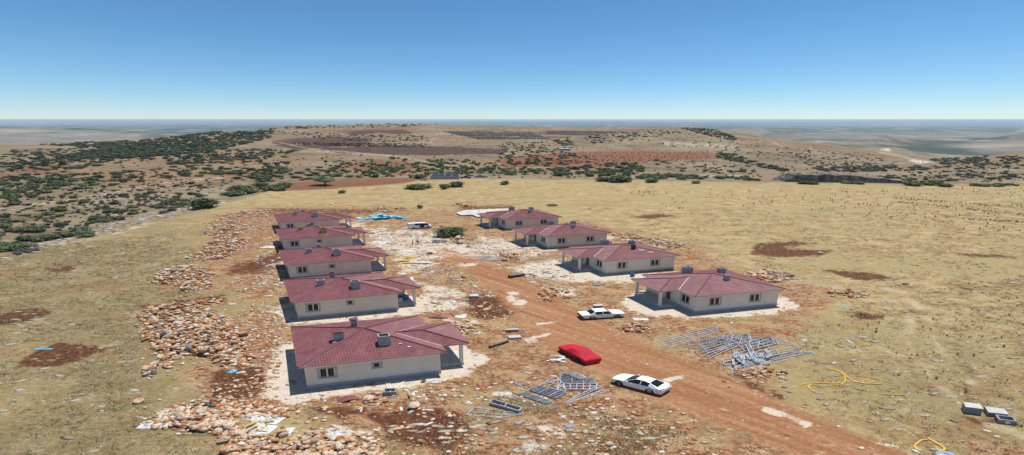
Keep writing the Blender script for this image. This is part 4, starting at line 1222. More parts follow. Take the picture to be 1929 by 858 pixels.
# rubble spread: fist to head sized pieces within and round the heaps and over the yard
for poly, n, *_r in PILES:
    for _ in range(int(n * 2.6)):
        px, py = rand_in(poly); x, y = un(px + rnd.gauss(0, 24), py + rnd.gauss(0, 8))
        sz = rnd.uniform(.12, .38)
        items.append((x, y, sz*.15, sz*1.2, sz, sz*.6, rnd.uniform(0,6.28), rnd.randrange(6), rnd.choice(TINTS[rnd.choices(('rust','pale'), (6,4))[0]])))
YARD = [(400,405),(560,390),(900,392),(1090,412),(1300,462),(1500,525),(1600,552),(1500,640),(1440,690),(1560,780),(1700,880),(430,900),(560,800),(380,770),(340,715),(420,610),(460,560),(400,500),(420,440)]
road_poly = [(790,468),(850,462),(905,480),(960,510),(1020,545),(1095,590),(1175,628),(1290,676),(1400,722),(1545,792),(1730,862),(2000,960),(1620,935),(1500,866),(1400,815),(1250,764),(1100,694),(1010,645),(975,600),(925,550),(865,502)]
def in_house(x, y, pad=.3):
    for cx, cy, a in HOUSE_AT:
        dx, dy = x - cx, y - cy
        u = math.cos(a)*dx + math.sin(a)*dy + HC; v = -math.sin(a)*dx + math.cos(a)*dy + HC
        if -pad+.4 < u < PU + pad and -pad+.4 < v < W_ + pad: return True
    return False
def world_yard(n, smin, smax, poly, kinds, weights, avoid_road=.85, pw=2.5):
    w = [un(*p) for p in poly]
    k = 0
    while k < n:
        x, y = rand_in(w)
        if in_house(x, y): continue
        px, py = pj(x, y, 0)
        if in_poly(px, py, road_poly) and rnd.random() < avoid_road: continue
        if vnoise(np.array([x*.22]), np.array([y*.22]), 5)[0] + rnd.gauss(0,.12) < .45: continue
        sz = smin + (smax - smin) * rnd.random()**pw
        items.append((x, y, sz*.1, sz*rnd.uniform(.8,1.5), sz, sz*rnd.uniform(.35,.7), rnd.uniform(0,6.28), rnd.randrange(6), rnd.choice(TINTS[rnd.choices(kinds, weights)[0]])))
        k += 1
world_yard(5200, .07, .42, YARD, ('rust','pale','grey'), (6,5,1))
world_yard(4600, .09, .50, [(430,415),(540,410),(540,560),(530,690),(500,760),(390,775),(360,720),(450,640),(455,570),(420,520)], ('rust','pale'), (6,4))
world_yard(2300, .08, .45, [(690,430),(960,455),(1090,530),(1000,600),(860,640),(760,560),(690,480)], ('rust','pale','grey'), (4,7,1))
world_yard(900, .08, .5, [(560,775),(700,745),(850,720),(1000,700),(1140,745),(1250,800),(1400,860),(1420,920),(560,920)], ('rust','pale'), (5,5))
tag(link('rubble', scatter_mesh('rubble', items, PEB, M['tint'])), kind='stuff')
# litter: scraps of foam, sheet, wood and paper lying flat
FLAT = []
for s_ in range(5):
    r_ = random.Random(s_); q = np.array([(-.5,-.5,0),(.5,-.5+r_.uniform(0,.3),0),(.5-r_.uniform(0,.3),.5,0),(-.5,.4,0),(-.5,-.5,1),(.5,-.5+r_.uniform(0,.3),1),(.5-r_.uniform(0,.3),.5,1),(-.5,.4,1)])
    FLAT.append((q, np.array([(4,5,6,7),(0,1,5,4),(1,2,6,5),(2,3,7,6),(3,0,4,7)])))
items = []
LIT = [(.72,.72,.70),(.72,.72,.70),(.62,.60,.56),(.55,.48,.36),(.50,.36,.20),(.66,.62,.52),(.45,.40,.32),(.55,.42,.20),(.36,.37,.38),(.20,.19,.18)]
for n, poly, s0, s1 in ((380, [(690,425),(900,455),(1060,480),(1180,530),(1000,560),(900,600),(800,590),(740,500)], .15, .9), (220, YARD, .1, .5), (220, [(480,470),(545,470),(560,600),(500,620)], .12, .6),
                        (70, [(560,760),(840,720),(900,760),(640,800)], .1, .4), (80, [(1480,640),(1929,640),(2000,858),(1740,870)], .08, .35), (100, [(860,680),(1150,690),(1400,840),(1100,870),(860,800)], .08, .4)):
    w = [un(*p) for p in poly]; k = 0
    while k < n:
        x, y = rand_in(w)
        if in_house(x, y): continue
        px, py = pj(x, y, 0)
        if in_poly(px, py, road_poly) and rnd.random() < .8: continue
        sz = s0 + (s1 - s0) * rnd.random()**3
        items.append((x, y, .0, sz*rnd.uniform(.8,2.2), sz*rnd.uniform(.4,1), rnd.uniform(.03,.12), rnd.uniform(0,3.14), rnd.randrange(5), rnd.choice(LIT))); k += 1
tag(link('litter', scatter_mesh('litter', items, FLAT, M['tint'])), kind='stuff')
# pale limestone lying flat in the grass
items = []
GRASS_L = [(-60,480),(330,440),(400,500),(280,520),(380,550),(250,600),(260,720),(300,800),(430,840),(420,900),(-200,900)]
GRASS_R = [(1480,640),(1560,600),(1650,560),(1929,520),(2100,900),(1740,880),(1560,780)]
for poly, n in ((GRASS_L, 800), (GRASS_R, 420), ([(700,800),(1140,790),(1400,860),(1400,900),(700,900)], 160), ([(1200,460),(1929,400),(2000,520),(1500,520)], 220)):
    w = [un(*p) for p in poly]
    k = 0
    while k < n:
        x, y = rand_in(w)
        if vnoise(np.array([x*.16]), np.array([y*.35]), 8)[0] + rnd.gauss(0,.1) < .5: continue
        sz = .12 + .75 * rnd.random()**3.2
        items.append((x, y, 0.0, sz*rnd.uniform(1,2.2), sz*.8, sz*.22, rnd.gauss(.3,.35), rnd.randrange(6), rnd.choice([(.44,.38,.29),(.38,.31,.22),(.50,.45,.37),(.34,.26,.17)])))
        k += 1
# limestone ledges along the left rim of the plateau
for (a, b, n) in (((60,468),(330,398),150), ((330,398),(420,380),60), ((0,486),(80,465),20)):
    for _ in range(n):
        t = rnd.random(); px = a[0]+(b[0]-a[0])*t + rnd.gauss(0,10); py = a[1]+(b[1]-a[1])*t + rnd.gauss(0,4)
        x, y = un_ground(px, py); sz = rnd.uniform(.3, 1.5)
        items.append((x, y, g1(x, y), sz*1.7, sz, sz*.3, rnd.gauss(.4,.3), rnd.randrange(6), rnd.choice([(.46,.41,.33),(.38,.34,.28),(.52,.46,.38)])))
tag(link('limestone_ledges', scatter_mesh('limestone_ledges', items, PEB, M['tint'])), kind='stuff')

# dry grass tufts and weed stalks
def tuft_template(seed, n, spread, lean):
    r = random.Random(seed); v, f = [], []
    for i in range(n):
        a = r.uniform(0, 6.28); bx, by = r.gauss(0, spread), r.gauss(0, spread)
        dx, dy = math.cos(a)*.07, math.sin(a)*.07; h = r.uniform(.6, 1.0)
        tx, ty = bx + r.gauss(0, lean), by + r.gauss(0, lean)
        k = len(v)
        v += [(bx-dx, by-dy, 0), (bx+dx, by+dy, 0), (tx, ty, h)]; f.append((k, k+1, k+2))
    return np.array(v), np.array(f)
TUFT = [tuft_template(i, 9, .30, .28) for i in range(6)]
WEED = [tuft_template(60+i, 7, .07, .16) for i in range(6)]
items = []
TRACKS = [p[3] for p in PAINT if p[0] == 'track' and p[2] >= 7 and isinstance(p[3], tuple)]
def on_track(px, py):
    P = np.array([[px, py * AN]])
    return any(line_sd(P, t[0], t[1] + 4)[0] > 0 for t in TRACKS)
def grass(n, poly, cols, smin, smax, thr, seed):
    w = [un(*p) for p in poly]; k = 0
    while k < n:
        x, y = rand_in(w)
        if in_house(x, y, .6): continue
        px, py = pj(x, y, 0)
        if in_poly(px, py, road_poly): continue
        if px > 1300 and on_track(px, py): continue
        if thr and vnoise(np.array([x*.3]), np.array([y*.3]), seed)[0] + rnd.gauss(0,.1) < thr: continue
        s_ = rnd.uniform(smin, smax); c = rnd.choice(cols); q = rnd.uniform(.75, 1.15)
        items.append((x, y, -.02, s_*1.3, s_*1.3, s_*.7, rnd.uniform(0,6.28), rnd.randrange(6), tuple(v*q for v in c)))
        k += 1
DRY = [(.46,.36,.19),(.41,.31,.155),(.50,.40,.23),(.36,.275,.135)]
OLV = [(.30,.24,.12),(.25,.205,.10),(.34,.28,.15),(.22,.19,.09)]
grass(5200, GRASS_L, OLV + DRY[:2], .18, .42, .30, 3)
grass(1900, GRASS_R, DRY + OLV[:2], .18, .40, .36, 4)
grass(2600, [(700,780),(900,740),(1100,770),(1250,800),(1420,870),(1420,930),(700,930)], DRY + OLV[:2] + [(.20,.21,.08)], .15, .38, .5, 5)
grass(2600, YARD, DRY + [(.22,.17,.08)], .15, .36, .58, 6)
grass(3200, [(1180,430),(1300,400),(1929,380),(2050,560),(1650,560),(1500,520)], DRY + [(.34,.27,.14)], .2, .5, .42, 7)
tag(link('dry_grass', scatter_mesh('dry_grass', items, TUFT, M['tint'])), kind='stuff')
items = []
for poly, n, h0, h1 in (([(1350,370),(1929,352),(2050,440),(1929,450),(1500,400)], 220, .5, 1.0), ([(1150,360),(1929,350),(1929,380),(1250,400)], 110, .5, 1.1), ([(1680,371),(1929,391),(1929,394),(1680,375)], 170, .4, .7), ([(1690,379),(1929,403),(1929,407),(1690,383)], 170, .4, .7), ([(1820,412),(1929,418),(1929,421),(1820,415)], 90, .4, .7), ([(1560,600),(1929,560),(1929,820),(1650,700)], 60, .4, .7)):
    w = [un(*p) for p in poly]
    for _ in range(n):
        x, y = rand_in(w); h = rnd.uniform(h0, h1); q = rnd.uniform(.7, 1.3)
        items.append((x, y, g1(x,y)-.03, h*.9, h*.9, h, rnd.uniform(0,6.28), rnd.randrange(6), (.23*q,.19*q,.09*q)))
tag(link('weed_stalks', scatter_mesh('weed_stalks', items, WEED, M['tint'])), kind='stuff')

# ------------------------------------------------------------------ shrubs and trees
def shrub_arrays(seed, n, leaf, core=True, spiky=False):
    r = random.Random(seed); v, f = [], []
    lobes = [(r.uniform(-.28,.28), r.uniform(-.28,.28), r.uniform(.30,.62), r.uniform(.24,.40)) for _ in range(6)] + [(0,0,.42,.40)]
    for i in range(n):
        lx, ly, lz, lr = r.choice(lobes)
        d = Vector((r.gauss(0,1), r.gauss(0,1), r.gauss(.25,.9))).normalized() * lr * r.uniform(.72, 1.12)
        p = Vector((lx, ly, lz*.9)) + d
        if p.z < .03: p.z = r.uniform(.03, .15)
        a = Vector((r.gauss(0,1), r.gauss(0,1), r.gauss(0,.6))).normalized(); b = a.cross(Vector((r.gauss(0,1), r.gauss(0,1), r.gauss(0,1)))).normalized()
        s_ = leaf * r.uniform(.6, 1.4); k = len(v)
        v += [p - a*s_ - b*s_*.5, p + a*s_ - b*s_*.6, p + a*s_*.8 + b*s_*.6, p - a*s_*.9 + b*s_*.5]; f.append((k, k+1, k+2, k+3))
    if core:
        for lx, ly, lz, lr in lobes:
            k = len(v); m = 6
            for j in range(3):
                z = max(.0, lz*.85 + lr*.74*math.sin(-.9 + j*.9)); rr = lr*.74*math.cos(-.9 + j*.9)
                for i in range(m): v.append(Vector((lx + rr*math.cos(6.283*i/m + j), ly + rr*math.sin(6.283*i/m + j), z)))
            for j in range(2):
                for i in range(m): f.append((k+j*m+i, k+j*m+(i+1)%m, k+(j+1)*m+(i+1)%m, k+(j+1)*m+i))
            f.append((k+2*m, k+2*m+1, k+2*m+2, k+2*m+3)); f.append((k+2*m, k+2*m+3, k+2*m+4, k+2*m+5))
    return np.array([tuple(p) for p in v]), np.array(f)
def arr_mesh(name, vf, mat):
    me = bpy.data.meshes.new(name); me.from_pydata([tuple(p) for p in vf[0]], [], [tuple(map(int, q)) for q in vf[1]]); me.materials.append(mat)
    return me
SH = {k: [arr_mesh('shrub', shrub_arrays(100*j + i, 330, .058), M[mt]) for i in range(5)] for j, (k, mt) in enumerate((('leaf','leaf'), ('bright','leaf_g'), ('grey','leaf_grey')))}
SHT = [shrub_arrays(900 + i, 60, .12) for i in range(6)]

SHRUBS = [  # polygon, count, width range m, height/width, kind, label, group
    ([(-20,440),(60,432),(150,430),(180,445),(140,455),(40,470),(-20,474)], 20, (3.0,6.0), .45, 'leaf', 'dense green shrub on the rim below the left grass', 'rim shrubs'),
    ([(40,470),(80,462),(70,474),(30,480)], 8, (1.5,2.5), .5, 'grey', 'grey green shrub on the limestone rim', 'grey rim shrubs'),
    ([(150,425),(260,412),(275,402),(230,398),(160,418)], 12, (2.5,4.5), .5, 'leaf', 'green shrub below the limestone ledges', 'ledge shrubs'),
    ([(285,392),(330,380),(345,395),(300,405)], 12, (1.8,3.5), .55, 'grey', 'grey shrub among the pale limestone ledges', 'grey ledge shrubs'),
    ([(310,385),(360,365),(400,375),(330,392)], 8, (3,5), .5, 'leaf', 'green shrub above the limestone ledges', 'upper ledge shrubs'),
    ([(425,370),(440,358),(480,352),(540,350),(540,360),(480,372)], 18, (4,7), .5, 'leaf', 'dark bush in the clump on the far left rim of the plateau', 'bushes of the far left clump'),
    ([(0,380),(300,345),(420,345),(380,370),(250,400),(100,430),(0,430)], 110, (1.2,4.2), .5, 'leaf', 'olive shrub scattered on the left valley slope', 'left valley shrubs'),
    ([(100,390),(300,360),(350,380),(200,400)], 40, (1.0,2.2), .6, 'grey', 'grey brown shrub on the left valley slope', 'left valley grey shrubs'),
    ([(0,335),(120,325),(150,345),(60,372),(0,378)], 80, (3,6.5), .42, 'leaf', 'dark shrub in the thick patch across the left valley', 'far left patch shrubs'),
    ([(100,330),(330,318),(420,330),(300,340),(130,360)], 75, (2.5,6), .42, 'leaf', 'rounded dark shrub on the far side of the left valley', 'far valley shrubs'),
    ([(300,310),(460,298),(540,308),(540,325),(380,332)], 60, (3,6.5), .42, 'leaf', 'dark shrub on the beige slope under the hill', 'under hill shrubs'),
    ([(430,325),(540,315),(640,318),(640,335),(520,345),(440,340)], 60, (3,7), .42, 'leaf', 'dark shrub in the band left of the orange earth', 'orange earth shrubs'),
    ([(0,285),(240,275),(300,300),(150,320),(0,325)], 190, (2.5,7), .40, 'leaf', '', ''),
    ([(60,272),(260,266),(420,246),(455,242),(520,241),(505,262),(420,283),(330,292),(230,300),(110,298),(190,280)], 1050, (4,9), .42, 'leaf', '', ''),
    ([(300,295),(440,282),(560,284),(540,300),(330,312)], 170, (2.5,6), .45, 'leaf', '', ''),
    ([(440,240),(560,236),(740,231),(860,236),(760,240),(540,243)], 150, (3,6), .5, 'leaf', '', ''),
    ([(500,246),(680,254),(800,256),(815,268),(700,268),(600,262)], 170, (2.5,5), .5, 'leaf', '', ''),
    ([(560,270),(700,270),(820,272),(810,277),(640,277)], 120, (2.5,4), .55, 'leaf', '', ''),
    ([(610,305),(760,298),(960,305),(1060,315),(1060,330),(900,331),(760,330),(640,330)], 130, (2.6,5.2), .62, 'bright', 'bright green tree in the belt behind the plateau', 'belt trees'),
    ([(640,322),(800,312),(950,318),(1040,322),(1040,332),(820,332),(660,336)], 60, (3,6), .5, 'bright', 'bright green bush in the belt behind the plateau', 'belt bushes'),
    ([(940,270),(1060,265),(1100,280),(1000,292),(940,285)], 90, (2.5,5), .5, 'leaf', '', ''),
    ([(930,290),(1060,285),(1130,300),(1100,312),(960,312)], 110, (2.5,5), .5, 'leaf', '', ''),
    ([(1040,320),(1100,312),(1160,306),(1205,312),(1225,322),(1180,332),(1050,334)], 85, (3.5,7), .5, 'leaf', 'dark green bush in the wide clump behind the yellow plain', 'wide clump bushes'),
    ([(1190,333),(1260,330),(1340,334),(1440,336),(1440,341),(1190,338)], 40, (4,8), .42, 'leaf', 'dark bush in the row along the far edge of the yellow plain', 'plain edge bushes'),
    ([(1210,303),(1300,304),(1420,315),(1440,328),(1300,328)], 36, (3,6), .42, 'leaf', 'single dark shrub on the bare slope behind the plain', 'bare slope shrubs'),
    ([(1350,288),(1380,290),(1430,308),(1490,322),(1475,326),(1400,308),(1350,298)], 75, (4,7), .45, 'leaf', 'dark shrub in the line slanting down the right hillside', 'slanting line shrubs'),
    ([(1100,258),(1230,246),(1290,250),(1200,264),(1110,272)], 140, (3,6), .5, 'leaf', '', ''),
    ([(1040,264),(1070,262),(1085,272),(1060,276)], 40, (3,6), .5, 'leaf', '', ''),
    ([(1270,240),(1340,243),(1380,256),(1390,265),(1370,264),(1300,248)], 170, (3,7), .45, 'leaf', '', ''),
    ([(1200,262),(1420,262),(1500,285),(1450,300),(1360,290),(1250,275)], 70, (2.5,4.5), .5, 'leaf', '', ''),
    ([(1480,280),(1640,290),(1700,310),(1660,322),(1540,318),(1490,300)], 190, (2,5), .5, 'leaf', '', ''),
    ([(1520,318),(1720,312),(1800,315),(1740,322),(1560,326)], 90, (3.5,7), .5, 'leaf', '', ''),
    ([(1750,300),(1830,298),(1870,290),(1850,305),(1780,312)], 90, (4,8), .45, 'leaf', '', ''),
    ([(1480,344),(1560,343),(1570,348),(1490,348)], 4, (4,6), .36, 'leaf', 'dark low bush in front of the rock outcrop', 'outcrop bushes'),
    ([(1575,341),(1632,341),(1635,347),(1578,347)], 5, (5,8), .30, 'leaf', 'wide dark bush in front of the rock outcrop', 'wide outcrop bushes'),
    ([(1640,334),(1760,320),(1929,322),(1929,344),(1740,345)], 55, (3,6), .5, 'leaf', 'dark shrub on the stony ground right of the outcrop', 'right stony shrubs'),
    ([(-20,470),(0,380),(300,340),(440,340),(380,385),(250,410),(120,440)], 260, (.7,1.7), .6, 'grey', '', ''),
    ([(0,290),(300,285),(560,290),(620,330),(420,345),(0,375)], 380, (.8,2.2), .55, 'leaf', '', ''),
    ([(560,262),(1000,262),(1350,265),(1440,335),(1050,336),(640,336)], 520, (.8,2.4), .6, 'leaf', '', ''),
    ([(1400,268),(1700,295),(1929,300),(1929,345),(1480,338)], 520, (.7,2.2), .6, 'leaf', '', ''),
    ([(820,240),(1350,246),(1400,262),(820,262)], 180, (1,2.6), .6, 'leaf', '', ''),
    ([(1780,305),(1929,292),(1929,320),(1800,320)], 90, (2.5,6), .5, 'leaf', '', ''),
    ([(1700,346),(1800,348),(1929,349),(1929,353),(1700,350)], 9, (3,6), .42, 'leaf', 'dark shrub on the far right lip of the yellow plain', 'right lip shrubs'),
]
lone = [(852,444,5.3,.5,'leaf','large dark green bush growing in the middle of the yard'),
        (389,392,6.0,.62,'leaf','rounded dark bush alone on the rim near the limestone ledges'),
        (612,349,7.0,.85,'leaf','umbrella shaped tree on the orange earth left of the walls'),
        (644,364,2.6,.5,'leaf','small bush on the yellow grass left of the roofless walls'),
        (838,354,3.6,.55,'leaf','small dark bush before the roofless walls, nearer them'),
        (860,352,5.4,.5,'leaf','rounded dark bush right of the pointed one before the roofless walls'),
        (836,357,2.4,.8,'leaf','small pointed bush before the roofless walls'),
        (790,356,9.0,.28,'bright','low creeping green shrub on the yellow grass'),
        (951,348,3.2,.6,'leaf','small bush alone on the middle of the far yellow grass'),
        (1134,342,5.0,.5,'leaf','bush at the rim before the wide clump, smaller of two'),
        (1168,343,9.0,.45,'leaf','long dark bush at the rim before the wide clump'),
        (1226,344,4.4,.5,'leaf','dark bush with a creeping skirt on the plain rim'),
        (1311,346,3.0,.5,'leaf','tiny bush on the plain near the bare slope'),
        (1040,388,2.2,.35,'bright','flat green shrub on the grass behind the row of four'),
        (790,393,1.5,.9,'leaf','tiny upright shrub behind the turquoise boards'),
        (1762,349,5.2,.5,'leaf','dark bush on the rim right of the outcrop end'),
        (1779,352,4.0,.45,'leaf','second dark bush on the rim right of the outcrop end'),
        (1721,350,6.0,.42,'leaf','broad dark bush where the outcrop runs out'),
        (788,337,7.0,.4,'leaf','dark bush beside the small block stack left of the walls')]
cand = []
for si, (poly, n, (w0, w1), hw, kind, label, group) in enumerate(SHRUBS):
    for x, y in un_ground_many([rand_in(poly) for _ in range(int(n * 1.3))]):
        w = .68 * (w0 + (w1 - w0) * rnd.random()**1.5)
        cand.append((w / y if label else 0, x, y, w, hw * rnd.uniform(.85, 1.25), kind, label, group))
cand.sort(key=lambda c: -c[0])
def place_shrub(x, y, w, hw, kind, label, group=None, name='shrub'):
    o = link(name, rnd.choice(SH[kind]), None, at(x, y, g1(x, y) - .04 * w))
    o.rotation_euler = (0, 0, rnd.choice((0, math.pi)) + rnd.uniform(-.25, .25)); k = rnd.uniform(.9, 1.1)
    o.scale = (w * S * k, w * 1.1 / k, w * hw * 1.25)
    return tag(o, label, 'shrub', group)
for px, py, w, hw, kind, label in lone:
    x, y = un_ground(px, py)
    if 'umbrella' in label:
        t = thing('tree', label, 'tree', x, y, g1(x, y))
        m = MB(); m.tube([(0,0,-.3),(.1,0,1.0),(-.1,.1,2.2)], [.28,.22,.16], 8); m.tube([(.1,0,1.2),(1.3,.2,2.6)], [.16,.08], 6); m.tube([(0,0,1.4),(-1.4,-.2,2.7)], [.15,.08], 6)
        m.build('trunk', M['bark'], t)
        c = link('crown', SH['leaf'][1], t, (0, 0, 1.5)); c.scale = (w*1.7, w*1.2, w*.5)
    else:
        o = place_shrub(x, y, w, hw, kind, label)
for c in cand[:278]:
    place_shrub(*c[1:])
items = []
rest = cand[278:]
GG = gz([c[1] for c in rest], [c[2] for c in rest])
for c, g_ in zip(rest, GG):
    _, x, y, w, hw, kind, label, group = c
    q = rnd.uniform(.7, 1.25)
    col = {'leaf': (.060,.080,.036), 'bright': (.10,.13,.048), 'grey': (.10,.10,.08)}[kind]
    items.append((x, y, g_ - .05*w, w*1.1, w*1.1, w*hw*1.25, rnd.uniform(0,6.28), rnd.randrange(6), tuple(v*q for v in col)))
# orchard rows on the red field and on the dark ploughed land
for (a, b, rows_, cols_, dx, dy, wmin) in (((1060,289),(1340,287),8,52,1,2.6,1.0), ((330,305),(480,300),6,26,6,-2.3,1.6), ((555,270),(800,274),3,44,3,2.0,1.8)):
    pp = [(a[0] + (b[0]-a[0])*c_/cols_ + dx*r_ + rnd.gauss(0, 2.4), a[1] + (b[1]-a[1])*c_/cols_ + dy*r_ + rnd.gauss(0, .3)) for r_ in range(rows_) for c_ in range(cols_)]
    pp = un_ground_many(pp); gg = gz([q[0] for q in pp], [q[1] for q in pp])
    for (x, y), g_ in zip(pp, gg):
            w = wmin * rnd.uniform(.7, 1.4)
            items.append((x, y, g_, w, w, w*.7, rnd.uniform(0,6.28), rnd.randrange(6), (.07,.075,.04)))
tag(link('hillside_scrub', scatter_mesh('hillside_scrub', items, SHT, M['tint'])), kind='stuff')

# ------------------------------------------------------------------ steel frames lying on the ground
def frame(label, quad, z, n_long, cross, mat='steel', w=.07, group='steel roof frames', name='roof_truss', diag=False, stack=1, spread=None):
    """quad: the four corners in the photograph (two along one short end, then the other end, going round)"""
    P = [Vector((*un(*p), 0)) for p in quad]
    c = sum(P, Vector()) / len(P)
    root = thing(name, label, 'roof truss', c.x, c.y, 0, group)
    for k in range(stack):
        zz = z + w/2 + k * (w + .045)
        off = Vector((rnd.uniform(-.03,.03), rnd.uniform(-.03,.03), 0)) if k else Vector()
        A, B, C, D = [p - c + off + Vector((0,0,zz)) for p in (P if len(P) == 4 else P + [P[-1]])]
        rails = [(A.lerp(B, t), D.lerp(C, t)) for t in ([i/(n_long-1) for i in range(n_long)] if n_long > 1 else [0])]
        for i, (a, b) in enumerate(rails):
            if (a-b).length < .15: continue
            m = MB(); m.bar(a, b, w, w); m.build('rail', M[mat], root)
        for t in cross:
            a, b = A.lerp(D, t), B.lerp(C, t)
            if (a-b).length < .15: continue
            m = MB(); m.bar(a + Vector((0,0,.004)), b + Vector((0,0,.004)), w*.9, w*.9); m.build('cross_bar', M[mat], root)
        if diag:
            n = len(cross) - 1
            for i in range(n):
                t0, t1 = cross[i], cross[i+1]
                a, b = (A.lerp(D, t0), B.lerp(C, t1)) if i % 2 == 0 else (B.lerp(C, t0), A.lerp(D, t1))
                m = MB(); m.bar(a + Vector((0,0,.006)), b + Vector((0,0,.006)), w*.8, w*.8); m.build('diagonal_bar', M[mat], root)
    return root
def zl(x, y): return (860 + x*.15552, 690 + y*.15552)
def zr(x, y): return (1220 + x*.16589, 600 + y*.16589)
Q = lambda f, *p: [f(*q) for q in p]
e5 = [0,.2,.4,.6,.8,1]
def pent_frame():
    pts = Q(zl, (125,598),(205,508),(390,528),(590,552),(800,582),(520,636),(320,610),(160,565),(360,575),(545,600))
    P = [Vector((*un(*p), .05)) for p in pts]
    c = sum(P, Vector()) / len(P); c.z = 0
    root = thing('roof_truss', 'large gable shaped steel frame nearest the camera, mostly open', 'roof truss', c.x, c.y, 0, 'steel roof frames')
    for a, b in ((0,1),(1,2),(2,3),(3,4),(4,5),(5,6),(6,0)):
        m = MB(); m.bar(P[a]-c, P[b]-c, .07, .07); m.build('rail', M['steel'], root)
    up = Vector((0,0,.004))
    for a, b in ((7,8),(8,9),(9,4),(2,6),(3,5)):
        m = MB(); m.bar(P[a]-c+up, P[b]-c+up, .06, .06); m.build('cross_bar', M['steel'], root)
pent_frame()
frame('thick stack of narrow steel frames beside the gable shaped frame', Q(zl,(400,470),(440,432),(790,535),(755,572)), 0, 2, [0,.5,1], stack=4)
frame('single narrow steel frame in the middle of the near steel heap', Q(zl,(665,388),(690,375),(1010,488),(980,500)), 0, 2, [0,.5,1], 'steel_d')
frame('narrow steel frame with a pale scrap on its end', Q(zl,(735,350),(830,330),(1150,445),(1090,468)), 0, 4, [0,.3,.7,1], 'steel_d', stack=2)
frame('broad steel frame of many bars on the near side of the heap', Q(zl,(880,300),(990,250),(1330,330),(1200,405)), 0, 6, [0,.38,.75,1], 'steel_d', stack=2)
frame('broad steel frame leaning over the many barred one', Q(zl,(990,252),(1195,140),(1300,230),(1320,320)), .14, 3, [0,.35,.7,1], diag=True)
frame('long steel frame at the back of the near heap', Q(zl,(1255,215),(1265,110),(1660,170),(1690,230)), 0, 6, [0,.33,.66,1], 'steel_d', stack=2)
frame('steel frame lying dark and flat on the back of the near heap', Q(zl,(1290,105),(1330,92),(1560,175),(1500,185)), .26, 4, [0,.5,1], 'steel_d')
frame('ladder shaped bright steel frame in front of the long one', Q(zl,(1300,295),(1295,232),(1700,225),(1690,298)), .02, 3, e5, stack=2)
frame('pointed bright steel truss at the right tip of the near heap', Q(zl,(1330,456),(1335,446),(1800,283),(1850,300)), 0, 2, [.05,.2,.35,.5,.65,.8,1], diag=True)
frame('slender steel truss crossing behind the pointed truss', Q(zl,(1340,445),(1335,440),(1715,245),(1760,262)), .1, 2, [.3,.5,.7,.85,1])
frame('small square steel frame apart from the near heap', Q(zl,(700,205),(785,178),(915,232),(820,262)), 0, 2, [0,.55,1])
frame('tiny triangular steel frame beside the small square one', Q(zl,(512,318),(515,262),(610,298),(610,302)), 0, 2, [0,1], w=.045)
frame('tiny triangular steel frame before the near heap', Q(zl,(1105,478),(1145,518),(1230,488),(1225,484)), 0, 2, [0,1], w=.045)
frame('wide pale steel frame at the far left of the right heap', Q(zr,(115,255),(235,338),(808,155),(780,90)), 0, 5, [0,.35,.65,1], w=.08)
frame('dull steel frame lying next to the far left one of the right heap', Q(zr,(600,250),(640,320),(1160,205),(1010,165)), 0, 5, [0,.5,1], 'steel_d', w=.075)
frame('open steel frame with bare ground inside in the right heap', Q(zr,(595,308),(685,405),(1180,260),(1150,185)), .07, 3, [0,.5,1], w=.075)
frame('narrow bright steel frame pointing at the road in the right heap', Q(zr,(640,430),(712,460),(1040,310),(1000,288)), .14, 3, [0,.25,.6,1], w=.075)
frame('steel frame over the middle of the right heap', Q(zr,(1010,285),(1100,390),(1450,305),(1240,225)), .21, 5, [0,.33,.66,1], w=.072)
frame('long pointed steel frame along the near side of the right heap', Q(zr,(970,625),(940,535),(1640,358),(1880,395)), 0, 3, [0,.2,.45,.7,1], w=.072)
frame('second pointed steel frame under the long one of the right heap', Q(zr,(985,580),(1000,560),(1560,400),(1860,390)), .08, 3, [0,.3,.6,1], w=.075)
frame('dull steel frame under the small trusses of the right heap', Q(zr,(820,525),(950,565),(1420,430),(1290,400)), .02, 4, [0,.4,.8], 'steel_d', w=.075)
frame('narrow steel truss standing out across the right heap', Q(zr,(1108,320),(1152,318),(1235,462),(1188,480)), .30, 2, e5, diag=True, w=.075)
frame('steel frame at the far right of the right heap', Q(zr,(1400,238),(1420,285),(1680,312),(1490,230)), 0, 3, [0,.5,1], w=.072)
frame('dull steel frame behind the far right one of the right heap', Q(zr,(1150,215),(1180,262),(1440,300),(1420,240)), .06, 4, [0,.5,1], 'steel_d', w=.072)
for i, (ax_, ay_) in enumerate(((700,290),(760,330),(900,250),(1060,260),(1180,300),(1250,350),(1050,480),(1300,440),(1480,410))):
    a = rnd.uniform(-.45, -.15) if i != 3 else .3; l, wd = rnd.uniform(330, 520), rnd.uniform(40, 75)
    dx, dy, ex, ey = math.cos(a)*l/2, math.sin(a)*l/2.6, -math.sin(a)*wd*.6, math.cos(a)*wd/2
    frame('dull steel frame buried in the tangle of the right heap', Q(zr,(ax_-dx-ex,ay_-dy-ey),(ax_-dx+ex,ay_-dy+ey),(ax_+dx+ex,ay_+dy+ey),(ax_+dx-ex,ay_+dy-ey)), .1 + .04*(i % 5), 3, [0,.25,.5,.75,1], rnd.choice(['steel','steel_d']), w=.06, group='dull frames of the right heap')
for i in range(22):
    cx, cy = rnd.uniform(960, 1400), rnd.uniform(400, 540)
    a = rnd.uniform(0, 3.14); l, wd = rnd.uniform(60, 130), rnd.uniform(16, 30)
    dx, dy, ex, ey = math.cos(a)*l/2, math.sin(a)*l/3.2, -math.sin(a)*wd/2, math.cos(a)*wd/3
    frame('small bright steel truss tossed on the right heap', Q(zr,(cx-dx-ex,cy-dy-ey),(cx-dx+ex,cy-dy+ey),(cx+dx+ex,cy+dy+ey),(cx+dx-ex,cy+dy-ey)), .28 + .05*i % .3, 2, [0,.5,1], w=.075, group='small trusses on the right heap', name='roof_truss', diag=True)

